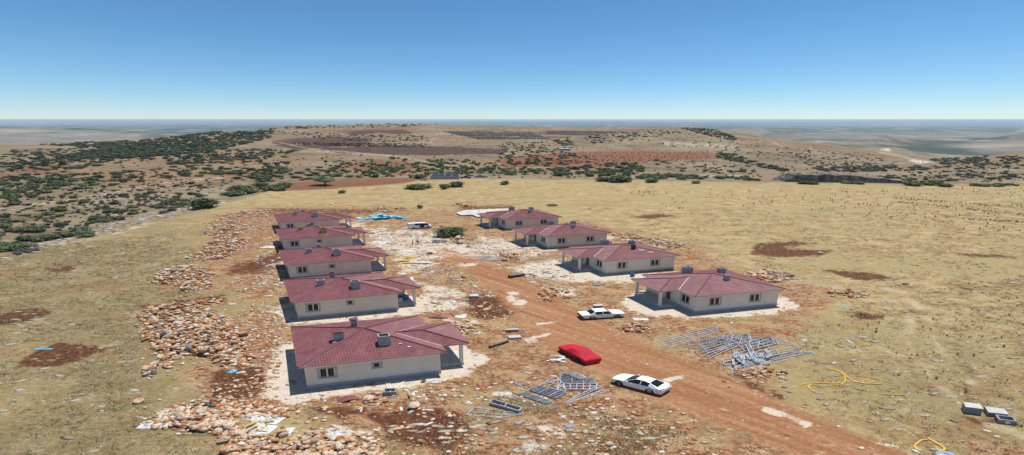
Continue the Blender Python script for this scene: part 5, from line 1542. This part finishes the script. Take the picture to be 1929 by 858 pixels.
# ------------------------------------------------------------------ yellow pipes
def zp(x, y): return (1480 + x*.23276, 680 + y*.23276)
def smooth_path(pts, k=5):
    out = []
    P = [Vector((*p, 0)) for p in pts]; P = [P[0]*2 - P[1]] + P + [P[-1]*2 - P[-2]]
    for i in range(1, len(P) - 2):
        for j in range(k):
            t = j / k; a, b, c, d = P[i-1], P[i], P[i+1], P[i+2]
            out.append(.5*((2*b) + (c-a)*t + (2*a-5*b+4*c-d)*t*t + (3*b-a-3*c+d)*t**3))
    return out + [P[-2]]
for label, pts, r_, z in (
    ('long yellow pipe bent in an S, its end curled towards the road', [(360,68),(430,88),(478,130),(470,178),(420,198),(290,206),(215,195),(187,208),(196,232),(235,255)], .06, 0),
    ('yellow pipe curving right from the S shaped one', [(478,112),(530,158),(620,185),(700,190),(780,190)], .055, .02),
    ('yellow pipe lying under the curving one', [(490,128),(545,168),(620,180),(690,178),(722,165)], .05, .0),
    ('straight yellow pipe farthest from the road', [(570,125),(690,140),(820,168)], .05, 0),
    ('short straight yellow pipe lying alone nearest the concrete boxes', [(725,264),(830,275),(960,281)], .05, 0),
    ('stub of yellow pipe beside the curled end', [(110,200),(150,192),(190,178)], .05, 0),
    ('short yellow pipe piece in the middle of the pipes', [(540,196),(575,206)], .045, 0),
    ('inner yellow pipe loop along the S shaped one', [(470,178),(400,190),(300,184),(215,188)], .05, .08),
    ('left half of the yellow pipe ring at the bottom edge', [(1145,645),(1098,648),(1045,690),(1058,720),(1102,736)], .075, 0),
    ('right half of the yellow pipe ring at the bottom edge', [(1150,632),(1200,660),(1255,690),(1284,718),(1252,735),(1210,702)], .075, .0)):
    w = smooth_path([un(*zp(*p)) for p in pts])
    c = sum(w, Vector()) / len(w)
    m = MB(); m.tube([p - c + Vector((0,0,r_+z)) for p in w], r_, 8)
    tag(m.build('yellow_pipe', M['yellow'], None, 0, at(c.x, c.y, 0), smooth=50), label, 'pipe', 'yellow pipes on the right grass')

# ------------------------------------------------------------------ concrete boxes and loose building stuff
def open_box(label, px, py, ang, sx, sy, h, wall=.12, mat='concrete_d', closed=False, tilt=0, hole=False, name='concrete_box', group=None):
    x, y = un(px, py)
    root = thing(name, label, 'concrete box', x, y, 0, group)
    def put(nm, m, mt, par=root):
        if tilt:
            c, q = math.cos(tilt), math.sin(tilt)
            m.v = [(a, c*b - q*zz, q*b + c*zz + abs(q)*sy/2) for a, b, zz in m.v]
        return m.build(nm, M[mt], par, ang)
    m = MB()
    m.box(-sx/2, sx/2, -sy/2, -sy/2+wall, 0, h); m.box(-sx/2, sx/2, sy/2-wall, sy/2, 0, h)
    m.box(-sx/2, -sx/2+wall, -sy/2+wall, sy/2-wall, 0, h); m.box(sx/2-wall, sx/2, -sy/2+wall, sy/2-wall, 0, h)
    put('shell', m, mat)
    m = MB(); m.box(-sx/2+wall, sx/2-wall, -sy/2+wall, sy/2-wall, .01, .1); put('floor', m, mat)
    if closed:
        m = MB(); m.box(-sx/2-.01, sx/2+.01, -sy/2-.01, sy/2+.01, h+.002, h+.08); put('lid', m, 'concrete')
    if hole:
        m = MB(); vs = [(sx*.02 + math.cos(t*.524)*.17, -sy/2-.012, h*.45 + math.sin(t*.524)*.17) for t in range(12)]
        m.add(vs, [tuple(range(12))]); put('pipe_hole', m, 'white_paint')
    return root
open_box('upright grey concrete box with a flat top on the right grass', 1829, 776, R(-22), 1.0, .95, .78, closed=True)
open_box('low grey concrete box tilted between the upright and the open one', 1874, 781, R(-18), 1.15, .9, .45, closed=True, tilt=.10)
open_box('open topped grey concrete box with a round pipe hole in its side', 1893, 795, R(-20), 1.05, .85, .5, hole=True)
b = open_box('open dark concrete box with white scraps inside by the nearest house', 735, 742, R(6), .95, .8, .52)
for sx_, sy_, l, a in ((-.2,-.1,.5,.3),(.15,.05,.45,-.5),(0,.2,.4,1.2)):
    m = MB(); m.bar((sx_-math.cos(a)*l/2, sy_-math.sin(a)*l/2, .14), (sx_+math.cos(a)*l/2, sy_+math.sin(a)*l/2, .3), .07, .05); m.build('scrap', M['plastic_w'], b)
open_box('pale topped concrete box on the dark soil left of the road', 893, 561, R(3), .95, .9, .42, closed=True)
open_box('dark concrete box standing on edge beside the road', 965, 625, R(10), 1.2, .35, .36, closed=True)
open_box('low concrete slab box beside the dark one near the road', 969, 637, R(14), 1.1, .7, .18, closed=True)
open_box('pale square concrete tank lying beyond the people', 823, 457, R(0), 1.3, 1.2, .9, mat='concrete', closed=True)
open_box('grey concrete tank at the wall end of the third right bungalow', 1143, 461, R(20), 1.25, 1.0, 1.0, mat='plinth')
open_box('grey concrete tank at the far wall end by the porch of the first right bungalow', 1289, 522, R(20), 1.3, 1.2, 1.15, mat='chim')
open_box('small dark generator box on the yard beyond the third left bungalow', 810, 479, R(0), .85, .7, .45)
open_box('small grey box standing on the pale dust beside the rubble', 882, 466, R(0), .6, .5, .5, mat='concrete')
open_box('wide low concrete box behind the old white saloon', 1126, 583, R(5), .95, .6, .75, closed=True)

def lying(name, label, cat, px, py, poly, h, mat, ang=0.0, z=0.0, group=None, tilt=(0,0)):
    x, y = un(px, py)
    m = MB(); m.prism(poly, 0, h)
    m.v = [(a, b_, zz + a*tilt[0] + b_*tilt[1]) for a, b_, zz in m.v]
    lo = min(v[2] for v in m.v); m.v = [(a, b_, zz - lo) for a, b_, zz in m.v]
    return tag(m.build(name, M[mat], None, ang, at(x, y, z)), label, cat, group)
rect = lambda a, b: [(-a/2,-b/2),(a/2,-b/2),(a/2,b/2),(-a/2,b/2)]
def crumple(name, label, cat, px, py, sx, sy, h, mat, seed, n=11, group=None, ang=0.0):
    x, y = un(px, py); g = np.linspace(-1, 1, n)
    U, V = np.meshgrid(g, g)
    nz = fbm(U*2.3 + seed*7, V*2.3 + seed*3, 3, seed); nz2 = fbm(U*5 + seed, V*5, 2, seed + 5)
    rim = np.clip(1 - np.maximum(abs(U), abs(V))**4, 0, 1)
    Z = .02 + h * np.abs(nz * 1.6 + nz2 * .7) * rim + .012
    k = 1 + .28 * fbm(U*1.3 + seed*2, V*1.3 + 9, 2, seed + 2)
    m = MB()
    m.add([(a, b_, c) for a, b_, c in zip((U*k*sx/2).ravel(), (V*k*sy/2).ravel(), Z.ravel())], [(i*n+j, i*n+j+1, (i+1)*n+j+1, (i+1)*n+j) for i in range(n-1) for j in range(n-1)])
    o = m.build(name, M[mat], None, ang, at(x, y, 0))
    s_ = o.modifiers.new('thickness', 'SOLIDIFY'); s_.thickness = .012
    return tag(o, label, cat, group)
# folded maroon sheets
x, y = un(655, 753)
m = MB(); m.add([(-.75,-.42,.02),(.02,-.5,.3),(.02,.42,.3),(-.7,.42,.02),(.75,-.36,.04),(.7,.5,.04)], [(0,1,2,3),(1,4,5,2)])
o = tag(m.build('roof_offcut', M['roof'], None, R(30), at(x, y, 0)), 'folded maroon roof sheet lying in front of the nearest house', 'roof sheet'); o.modifiers.new('thickness', 'SOLIDIFY').thickness = .015
x, y = un(826, 599)
m = MB(); m.add([(-1+.25*i, yy, .02 + .22*math.sin(math.pi*i/8)) for i in range(9) for yy in (-.35,.35)], [(2*i, 2*i+2, 2*i+3, 2*i+1) for i in range(8)])
o = tag(m.build('roof_offcut', M['roof'], None, R(-8), at(x, y, 0)), 'curved maroon roof sheet lying beyond the porch of the nearest house', 'roof sheet'); o.modifiers.new('thickness', 'SOLIDIFY').thickness = .015
lying('plank', 'short upright pale plank end sticking out of the rubble', 'plank', 771, 745, rect(.12, 1.3), .09, 'wood', R(12), tilt=(0,-.25))
lying('slab', 'grey flat slab lying on the dust by the house corner', 'slab', 813, 716, rect(.9, .75), .05, 'concrete', R(20))
lying('slab', 'smaller grey slab resting beside the other at the house corner', 'slab', 822, 720, rect(.7, .5), .05, 'concrete', R(8), z=.0)
x, y = un(798, 720); t = thing('bucket', 'olive bucket on the dust strip of the nearest house', 'bucket', x, y)
m = MB(); m.tube([(0,0,.0),(0,0,.36)], [.15,.2], 12); m.build('bucket_body', M['wood'], t); m = MB(); m.tube([(0,0,.361),(0,0,.37)], [.17,.17], 12); m.build('bucket_shade', M['hollow_shade'], t)  # black disc painted as the shade inside the bucket
for lab, a, b_ in (('white pipe leaning into the open box from the wall', (732,722),(737,735)), ('second white pipe leaning into the open box', (727,722),(733,735)), ('white pipe running from the open box towards the wall', (742,733),(762,719))):
    p, q = un(*a), un(*b_)
    m = MB(); m.tube([(0,0,.06),(q[0]-p[0],q[1]-p[1],.06)], .05, 8)
    tag(m.build('drain_pipe', M['pvc'], None, 0, at(p[0],p[1],0), smooth=50), lab, 'pipe')
def roll(label, a, b_, r_, mat, name, cat):
    p, q = un(*a), un(*b_)
    t = thing(name, label, cat, (p[0]+q[0])/2, (p[1]+q[1])/2)
    c = ((p[0]+q[0])/2, (p[1]+q[1])/2); v = [(p[0]-c[0],p[1]-c[1],r_),(q[0]-c[0],q[1]-c[1],r_)]
    m = MB(); m.tube(v, r_, 14); m.build('roll', M[mat], t, smooth=50)
    d = Vector(v[1]) - Vector(v[0])
    for k in (.12, .5, .88):
        m = MB(); m.tube([Vector(v[0]) + d*(k-.012), Vector(v[0]) + d*(k+.012)], r_*1.05, 14); m.build('strap', M['black'], t, smooth=50)
roll('dark corrugated pipe roll lying between the nearest porch and the road', (922,656),(957,645), .15, 'trousers', 'membrane_roll', 'roll')
roll('grey membrane roll lying on the grey patch beyond the road', (959,524),(987,520), .32, 'black', 'membrane_roll', 'roll')
crumple('tarp', 'crumpled black tarp on top of the cream rock heap', 'tarp', 381, 766, 1.6, 1.0, .5, 'tarp', 3, ang=R(25))
crumple('plastic_strip', 'turquoise plastic strip on the dark earth patch in the left grass', 'plastic strip', 83, 658, 1.5, .4, .16, 'plastic_b', 4)
crumple('plastic_sheet', 'white sheet lying alone on the soil left of the second bungalow', 'plastic sheet', 437, 573, .8, .45, .12, 'plastic_w', 5)
crumple('plastic_sheet', 'grey plastic sheet spread at the left end of the cream rock heap', 'plastic sheet', 288, 801, 1.7, 1.2, .15, 'plastic_w', 6)
crumple('plastic_sheet', 'flat white sheet on the soil before the cream plastic rubbish', 'plastic sheet', 630, 817, .9, .7, .08, 'plastic_w', 7)
crumple('plastic_sheet', 'white sheet on the yard beyond the second porch', 'plastic sheet', 868, 597, 1.1, .8, .14, 'plastic_w', 8)
crumple('plastic_sheet', 'white sacks heap on the dust before the first right bungalow', 'plastic sheet', 1207, 602, 1.5, .8, .2, 'plastic_w', 9)
crumple('plastic_sheet', 'small white scraps along the dust edge of the first right bungalow', 'plastic sheet', 1373, 597, 1.2, .4, .1, 'plastic_w', 10)
crumple('plastic_sheet', 'pale sheet at the far left house corner', 'plastic sheet', 506, 466, 2.2, 1.4, .25, 'plastic_w', 12)
crumple('cloth', 'dark crumpled cloth by the fourth porch', 'cloth', 700, 440, 1.4, .8, .3, 'tarp', 13)
crumple('cloth', 'small red cloth on the soil behind the right steel heap', 'cloth', 1483, 630, .5, .3, .12, 'red_cloth', 14)
crumple('plastic_strip', 'blue plastic scraps on the low orange rock pile', 'plastic strip', 1592, 580, .8, .5, .16, 'plastic_b', 15)
crumple('plastic_strip', 'green plastic scrap on the dust beside the nearest porch', 'plastic strip', 896, 670, .5, .35, .12, 'plastic_b', 16)
for i in range(12):     # rubbish on the cream heap
    crumple('plastic_sheet', 'crumpled pale plastic in the rubbish on the cream rock heap', 'plastic sheet', rnd.uniform(450, 545), rnd.uniform(783, 818), rnd.uniform(.6,1.3), rnd.uniform(.5,.9), .55, 'plastic_w', 20 + i, 8, 'plastic rubbish on the cream heap', rnd.uniform(0,3))
for i in range(5):
    lying('board_offcut', 'yellow board offcut in the rubbish on the cream rock heap', 'board', rnd.uniform(455, 550), rnd.uniform(785, 815), rect(rnd.uniform(.4,1.0), rnd.uniform(.12,.25)), .04, 'board_y', rnd.uniform(0,3), rnd.uniform(.2,.4), 'yellow offcuts on the cream heap')
for i in range(6):
    crumple('plastic_sheet', 'pale plastic scrap between the heap and the apron', 'plastic sheet', rnd.uniform(425, 470), rnd.uniform(680, 705), rnd.uniform(.4,.8), rnd.uniform(.3,.5), .3, rnd.choice(['plastic_w','plastic_b']), 40 + i, 7, 'plastic scraps by the apron', rnd.uniform(0,3))
for i in range(8):
    lying('board', 'white board offcut in the small stack beside the red covered car', 'board', rnd.uniform(1038,1058), rnd.uniform(674,684), rect(rnd.uniform(.5,1.1), rnd.uniform(.1,.3)), .05, 'board_w', rnd.uniform(-.6,.8), .05*i, 'white offcuts beside the covered car')
for i in range(2):
    lying('lath', 'thin pale lath on the soil behind the near steel heap', 'lath', 1092 + 5*i, 706 + 2*i, rect(.07, 1.4), .05, 'board_w', R(30), group='laths behind the near steel heap')
lying('lath', 'long thin lath on the dirt right of the near steel heap', 'lath', 1090, 772, rect(2.4, .06), .05, 'wood', R(14))
lying('lath', 'second thin lath nearer the bottom edge, on the dirt', 'lath', 1120, 783, rect(1.9, .06), .05, 'wood', R(-4))
lying('slab', 'dark flat tile on the grass below the near steel heap', 'slab', 1072, 802, rect(.6, .65), .05, 'concrete_d', R(25))
lying('slab', 'pale blue grey scrap on the dirt right of the near steel heap', 'slab', 1118, 778, rect(.5, .4), .05, 'concrete', R(5))
for i in range(9):
    lying('steel_profile', 'pale steel profile in the bundle on the yard left of the grey patch', 'steel profile', 895 + rnd.uniform(0, 38), 487 + rnd.uniform(-3, 5), rect(rnd.uniform(2.5,4.2), .09), .07, 'board_w', R(rnd.uniform(-26,-12)), .03*i, 'bundle of pale profiles on the yard')
for i in range(7):
    lying('board', 'yellow foam board strewn beyond the third porch', 'board', 768 + rnd.uniform(-14, 14), 490 + rnd.uniform(-7, 7), rect(rnd.uniform(1.2,1.9), .45), .08, 'board_y', R(rnd.uniform(-15,15)), .03*i, 'yellow boards beyond the third porch')
for i in range(4):
    lying('board', 'grey board in the flat stack right of the yellow boards', 'board', 796 + rnd.uniform(-3,3), 496 + rnd.uniform(-1,1), rect(2.0, .8), .07, 'board_w', R(rnd.uniform(-6,6)), .075*i, 'grey boards in a flat stack')
for i in range(9):
    lying('board', 'pale board lying in the white dust between the rows', 'board', rnd.uniform(700, 770), rnd.uniform(455, 475), rect(rnd.uniform(1.0,2.6), rnd.uniform(.3,.8)), .06, 'board_w', rnd.uniform(-.6,.6), .03*(i % 3), 'pale boards in the white dust')
for i in range(6):
    lying('plank', 'raw plank in the scrap left of the fourth bungalow', 'plank', rnd.uniform(492, 524), rnd.uniform(508, 522), rect(rnd.uniform(1.2,2.4), .14), .05, 'wood', rnd.uniform(-.3,.8), .04*i, 'planks left of the third bungalow')
for i in range(4):
    lying('plank', 'yellowish plank lying left of the far bungalows', 'plank', rnd.uniform(485, 518), rnd.uniform(468, 478), rect(rnd.uniform(1.8,3), .2), .06, 'board_y', rnd.uniform(-.2,.4), .03*i, 'planks left of the far bungalows')
for i in range(3):
    lying('lath', 'yellow lath in the rubble between the nearest porch and the road', 'lath', 898 + 6*i, 624 - 9*i, rect(1.2, .08), .06, 'yellow', R(35), group='yellow laths in the rubble')
# turquoise boards
for i in range(24):
    px = 712 + rnd.gauss(4, 16); dist = abs(px - 716) / 40
    lying('insulation_board', 'turquoise foam board in the tumbled pile beyond the far bungalow', 'foam board', px, 411.5 + rnd.uniform(-2.5, 2.5), rect(rnd.uniform(1.2,2.2), rnd.uniform(.7,1.1)), .12, 'turq', rnd.uniform(0,3.1), max(0, .55 - dist*.6) * rnd.uniform(.2, 1.2), 'turquoise foam boards', (rnd.uniform(-.35,.35), rnd.uniform(-.35,.35)))
lying('insulation_board', 'turquoise foam board lying apart at the right end of the pile', 'foam board', 763, 412, rect(1.9, .8), .2, 'turq', R(4))
lying('insulation_board', 'turquoise foam board between the pile and the one lying apart', 'foam board', 751, 412.5, rect(1.5, .7), .2, 'turq', R(-4))
lying('slab', 'long grey slab lying in front of the turquoise pile', 'slab', 689, 416, rect(3.2, .7), .14, 'concrete', R(4))
# bundles on porches
for i in range(5):
    x, y, z = house_point(1, 11.2 + rnd.uniform(-.1,1.2), rnd.uniform(2.2, 4.6), .36)
    m = MB(); m.box(-rnd.uniform(.25,.5), rnd.uniform(.25,.5), -.3, .3, 0, rnd.uniform(.4,1.0))
    o = tag(m.build('bundle', M[rnd.choice(['trousers','concrete_d','blue','plastic_w'])], None, rnd.uniform(0,1.5), at(x, y, z)), 'bundle stacked on the porch of the second bungalow', 'bundle', 'bundles on the second porch')
x, y = un(1191, 521.5); t = thing('barrel', 'small blue barrel at the back of the first right bungalow porch', 'barrel', x, y)
m = MB(); m.tube([(0,0,0),(0,0,.25),(0,0,.55),(0,0,.8)], [.27,.31,.31,.27], 14); m.build('barrel_body', M['blue'], t, smooth=50)
m = MB(); m.tube([(0,0,.801),(0,0,.83)], [.2,.2], 12); m.build('barrel_lid', M['blue'], t)
# litter on the roofs of two houses
for i, u, v, mt, lab in ((6, 4.2, 8.3, 'plastic_w', 'white scrap lying on the roof near the dark pipe cowl'), (6, 3.4, 9.3, 'board_y', 'yellowish scrap lying on the lower roof slope near the pipe cowl'), (0, 7.9, 2.1, 'plastic_w', 'pale plaster blob on the nearest roof right of the front chimney'),
                         (0, 8.4, 1.4, 'plastic_w', 'small white blob near the eave of the nearest roof'), (0, 3.0, 3.7, 'plastic_w', 'white sheet wedged at the capped chimney of the nearest roof')):
    zr_ = EZ + K_ * (HC - max(abs(u - HC), abs(v - HC)))
    x, y, _ = house_point(i, u, v, 0)
    m = MB(); k = .55 if mt == 'board_y' or i == 6 else .22
    m.prism([(math.cos(a)*k*rnd.uniform(.6,1), math.sin(a)*k*.7*rnd.uniform(.6,1)) for a in (0,1,2,3,4,5)], .02, .07)
    tag(m.build('scrap', M[mt], None, 0, at(x, y, zr_ + .09)), lab, 'scrap')
# white pipe run on the second house side, blue grey dome at the bottom edge
x, y = un(1779, 868); t = thing('water_tank', 'blue grey rounded water tank cut by the bottom edge of the view', 'water tank', x, y)
m = MB(); n = 20; prof = [(.55,0),(.62,.2),(.62,.55),(.56,.72),(.38,.82),(.14,.86)]
for i, (r_, z) in enumerate(prof): m.v += [(math.cos(6.2832*j/n)*r_, math.sin(6.2832*j/n)*r_*.9, z) for j in range(n)]
for i in range(len(prof)-1):
    for j in range(n): m.f.append((i*n+j, i*n+(j+1)%n, (i+1)*n+(j+1)%n, (i+1)*n+j)); m.m.append(0)
m.f.append(tuple(range((len(prof)-1)*n, len(prof)*n))); m.m.append(0)
m.build('tank_body', M['bluegrey'], t, smooth=40)
m = MB(); m.tube([(0,0,.86),(0,0,.92)], [.15,.15], 14); m.build('tank_lid', M['bluegrey'], t)

# white foundation slab
pts = [(859,401),(868,405.6),(889,404.6),(900,408.8),(940,405.5),(990,397),(958,393),(877,396)]
P = [un(*p, .45) for p in pts]; cx = sum(p[0] for p in P)/len(P); cy = sum(p[1] for p in P)/len(P)
t = thing('foundation_slab', 'bare white concrete foundation slab at the far end of the yard', 'foundation', cx, cy)
m = MB(); m.prism([(p[0]-cx, p[1]-cy) for p in P], .36, .45); m.build('slab_top', M['concrete'], t)
m = MB(); m.prism([((p[0]-cx)*.985, (p[1]-cy)*.985) for p in P], -.05, .359); m.build('footing', M['concrete_d'], t)
for dx, dy in ((-1,2),(3,1),(-3,-1)):
    m = MB(); m.tube([(dx,dy,.45),(dx,dy,1.0)], .06, 6); m.build('starter_pipe', M['concrete_d'], t)

# ------------------------------------------------------------------ far: roofless walls, ruin, pickup, solar rows, rock outcrop
x, y = un_ground(838, 338); z = g1(x, y)
t = thing('roofless_house', 'long roofless grey block walls at the far edge of the yellow plain', 'unfinished house', x, y, z)
def wl(x0, x1, y0, y1, h): m = MB(); m.box(x0, x1, y0, y1, -.3, h); m.build('wall', M['block'], t, R(2))
wl(-4.6, 4.6, -.12, .12, 1.7); wl(-4.6, 4.4, 7.9, 8.1, 2.4); wl(-4.8, -4.6, -.12, 8.1, 2.3); wl(4.6, 4.8, -.12, 8.1, 2.0)
wl(-.3, -.1, .12, 7.9, 2.6); wl(-4.6, -.3, 3.9, 4.1, 2.2); wl(-.1, 4.6, 4.4, 4.6, 2.3); wl(2.0, 2.2, .12, 4.4, 1.9); wl(-2.6, -2.4, 4.1, 7.9, 2.4)
x, y = un_ground(906, 335); z = g1(x, y)
t = thing('ruined_hut', 'small grey ruined hut with a broken gable beside the dark pickup', 'hut', x, y, z)
m = MB(); m.prism([(-2.4,-.1),(2.4,-.1),(2.4,.1),(-2.4,.1)], -.3, .9)
m.add([(-1.5,-.1,.9),(.7,-.1,.9),(-.3,-.1,2.1),(-1.5,.1,.9),(.7,.1,.9),(-.3,.1,2.1)], [(0,1,2),(5,4,3),(0,2,5,3),(1,4,5,2)]); m.build('wall', M['block'], t)
m = MB(); m.box(-2.4, -2.2, .1, 3.5, -.3, .9); m.build('wall', M['block'], t); m = MB(); m.box(2.2, 2.4, .1, 3.5, -.3, 1.0); m.build('wall', M['block'], t)
x, y = un_ground(877, 336.5); z = g1(x, y)
t = thing('pickup_truck', 'dark pickup truck parked between the roofless walls and the ruined hut', 'pickup', x, y, z)
m = MB(); m.box(-2.0, 2.0, -.8, .8, .45, .95); m.build('body', M['trousers'], t)
m = MB(); m.add([(-.7,-.75,.95),(1.1,-.75,.95),(.6,-.65,1.6),(-.5,-.65,1.6),(-.7,.75,.95),(1.1,.75,.95),(.6,.65,1.6),(-.5,.65,1.6)], [(0,1,2,3),(7,6,5,4),(3,2,6,7),(1,5,6,2),(0,3,7,4)]); m.build('cab', M['carglass'], t)
for ax in (-1.25, 1.3):
    for sg in (1,-1):
        m = MB(); m.tube([(ax, sg*.6, .36),(ax, sg*.82, .36)], .36, 12); m.build('wheel', M['tyre'], t)
x, y = un_ground(798, 340); z = g1(x, y)
t = thing('block_stack', 'small grey stack of building blocks left of the roofless walls', 'block stack', x, y, z)
for i in range(3):
    for j in range(2):
        m = MB(); m.box(-1.2 + .8*i, -.42 + .8*i, -.4, .4, .38*j - .05, .38*j + .31); m.build('block', M['block'], t)
x, y = un_ground(1064, 284); z = g1(x, y)
t = thing('shed', 'small blue grey shed far off at the foot of the hill', 'shed', x, y, z)
m = MB(); m.box(-4.5, 4.5, -2, 2, -.5, 2.6); m.build('wall', M['block'], t)
m = MB(); m.add([(-4.8,-2.4,2.6),(4.8,-2.4,2.6),(4.8,0,3.4),(-4.8,0,3.4),(-4.8,2.4,2.6),(4.8,2.4,2.6)], [(0,1,2,3),(3,2,5,4)]); m.build('roof', M['bluegrey'], t)
for ri in range(9):
    f = ri / 8
    y_ = 249.5 + f * 13.5
    segs = [(835 + 62*f, 1000 + 40*f)] if ri % 3 else [(835 + 62*f, 930 + 40*f), (950 + 40*f, 1100 - 30*f)]
    if ri < 4: segs.append((1030, 1185 - 20*ri))
    for x0, x1 in segs:
        a, b_ = un_ground(x0, y_), un_ground(x1, y_ + 1.0)
        c = ((a[0]+b_[0])/2, (a[1]+b_[1])/2); za, zb = g1(*a), g1(*b_)
        m = MB(); d = Vector((b_[0]-a[0], b_[1]-a[1], 0)); n_ = max(3, int(d.length / 14))
        base = min(za, zb)
        for k in range(n_):
            p = Vector((a[0]-c[0], a[1]-c[1], 0)) + d * (k/n_); q = Vector((a[0]-c[0], a[1]-c[1], 0)) + d * ((k+.93)/n_)
            gp = g1(c[0]+p.x, c[1]+p.y) - base; gq = g1(c[0]+q.x, c[1]+q.y) - base
            m.add([(p.x,p.y,gp+.7),(q.x,q.y,gq+.7),(q.x,q.y+3.2,gq+2.3),(p.x,p.y+3.2,gp+2.3)], [(0,1,2,3)])
            for e_, ge in ((p, gp), (q, gq)):
                m.bar((e_.x, e_.y+1.6, ge-.2), (e_.x, e_.y+1.6, ge+1.5), .15, .15)
        tag(m.build('solar_panel_row', M['solar'], None, 0, at(c[0], c[1], base)), 'row of dark solar panels on the far hilltop', 'solar panels', 'solar rows on the hilltop')

# rock outcrop on the right rim
def outcrop():
    (xa, ya), (xb, yb) = un_ground(1476, 343), un_ground(1742, 347)
    nu, nv = 150, 16
    r0 = np.linspace(0, 1, nu)
    X = xa + (xb - xa) * r0; Y = ya + (yb - ya) * r0
    z0 = gz(X, Y) - .8
    prof = np.interp(r0, [0,.08,.14,.3,.48,.6,.72,.88,1], [.8,3.6,6.0,6.3,5.6,4.6,3.4,2.4,.4])
    prof = prof * (1 + .25*fbm(r0*18, r0*0, 3, 4))
    rec = fbm(r0*26, r0*0+2, 4, 7) * 5
    V, F = [], []
    for j in range(nv):
        f = j / (nv - 1)
        if f < .62:
            h = np.minimum(1, f / .58); dy = .9*np.sin(h*5 + r0*30)*.4 + rec*.8 + h*.8
            zz = z0 + prof * h
        else:
            g_ = (f - .62) / .38; dy = 1 + rec*(.8 - .8*g_) + g_ * 18
            zz = z0 + prof * (1 + .16*g_) + .6*fbm(X*.3 + j, Y*.3 + j*.7, 3, 11) - g_**3 * 2.0
        zz = zz + .5 * fbm(X*.5, zz*.8 + j, 3, 3)
        V += [(S*(a - xa), b_ + c - ya, d) for a, b_, c, d in zip(X, Y, dy, zz)]
    for j in range(nv-1):
        for i in range(nu-1): F.append((j*nu+i, j*nu+i+1, (j+1)*nu+i+1, (j+1)*nu+i))
    me = bpy.data.meshes.new('rock_outcrop'); me.from_pydata(V, [], F)
    t = NT('outcrop_rock')
    g_ = t.n('NewGeometry'); s_ = t.n('SeparateXYZ'); t.l(g_.outputs['Position'], s_.inputs[0])
    n1 = t.noise(g_.outputs['Position'], .35, 6, .7)
    mp = t.n('VectorMath', operation='MULTIPLY'); mp.inputs[1].default_value = (.6, .6, .12); t.l(g_.outputs['Position'], mp.inputs[0])
    n2 = t.noise(mp.outputs[0], 1.0, 5, .7)
    c = t.ramp(t.math('ADD', t.math('MULTIPLY', n1, .5), t.math('MULTIPLY', n2, .5)), [(.3, (.06,.048,.04)), (.5, (.20,.165,.13)), (.75, (.42,.37,.31))])
    t.l(c, t.b.inputs['Base Color']); t.b.inputs['Roughness'].default_value = .95
    t.bump(n1, .8, .6)
    me.materials.append(t.mat)
    o = link('rock_outcrop', me, None, at(xa, ya, 0))
    smooth_by_angle(me, 40)
    tag(o, 'dark limestone cliff face with a pale broken top on the right rim', 'rock outcrop')
outcrop()

# ------------------------------------------------------------------ haze over the far plain
hz = bpy.data.materials.new('haze_air'); hz.use_nodes = True
ht = hz.node_tree; ht.nodes.clear()
ho = ht.nodes.new('ShaderNodeOutputMaterial'); hv = ht.nodes.new('ShaderNodeVolumePrincipled')
hv.inputs['Color'].default_value = (.60,.83,1.0,1)
hv.inputs['Density'].default_value = 5.0e-5
hv.inputs['Anisotropy'].default_value = .1
ht.links.new(hv.outputs[0], ho.inputs['Volume'])
hb = MB(); hb.box(-130000, 130000, -400, 61000, -700, 36)
tag(hb.build('haze', hz), kind='stuff')
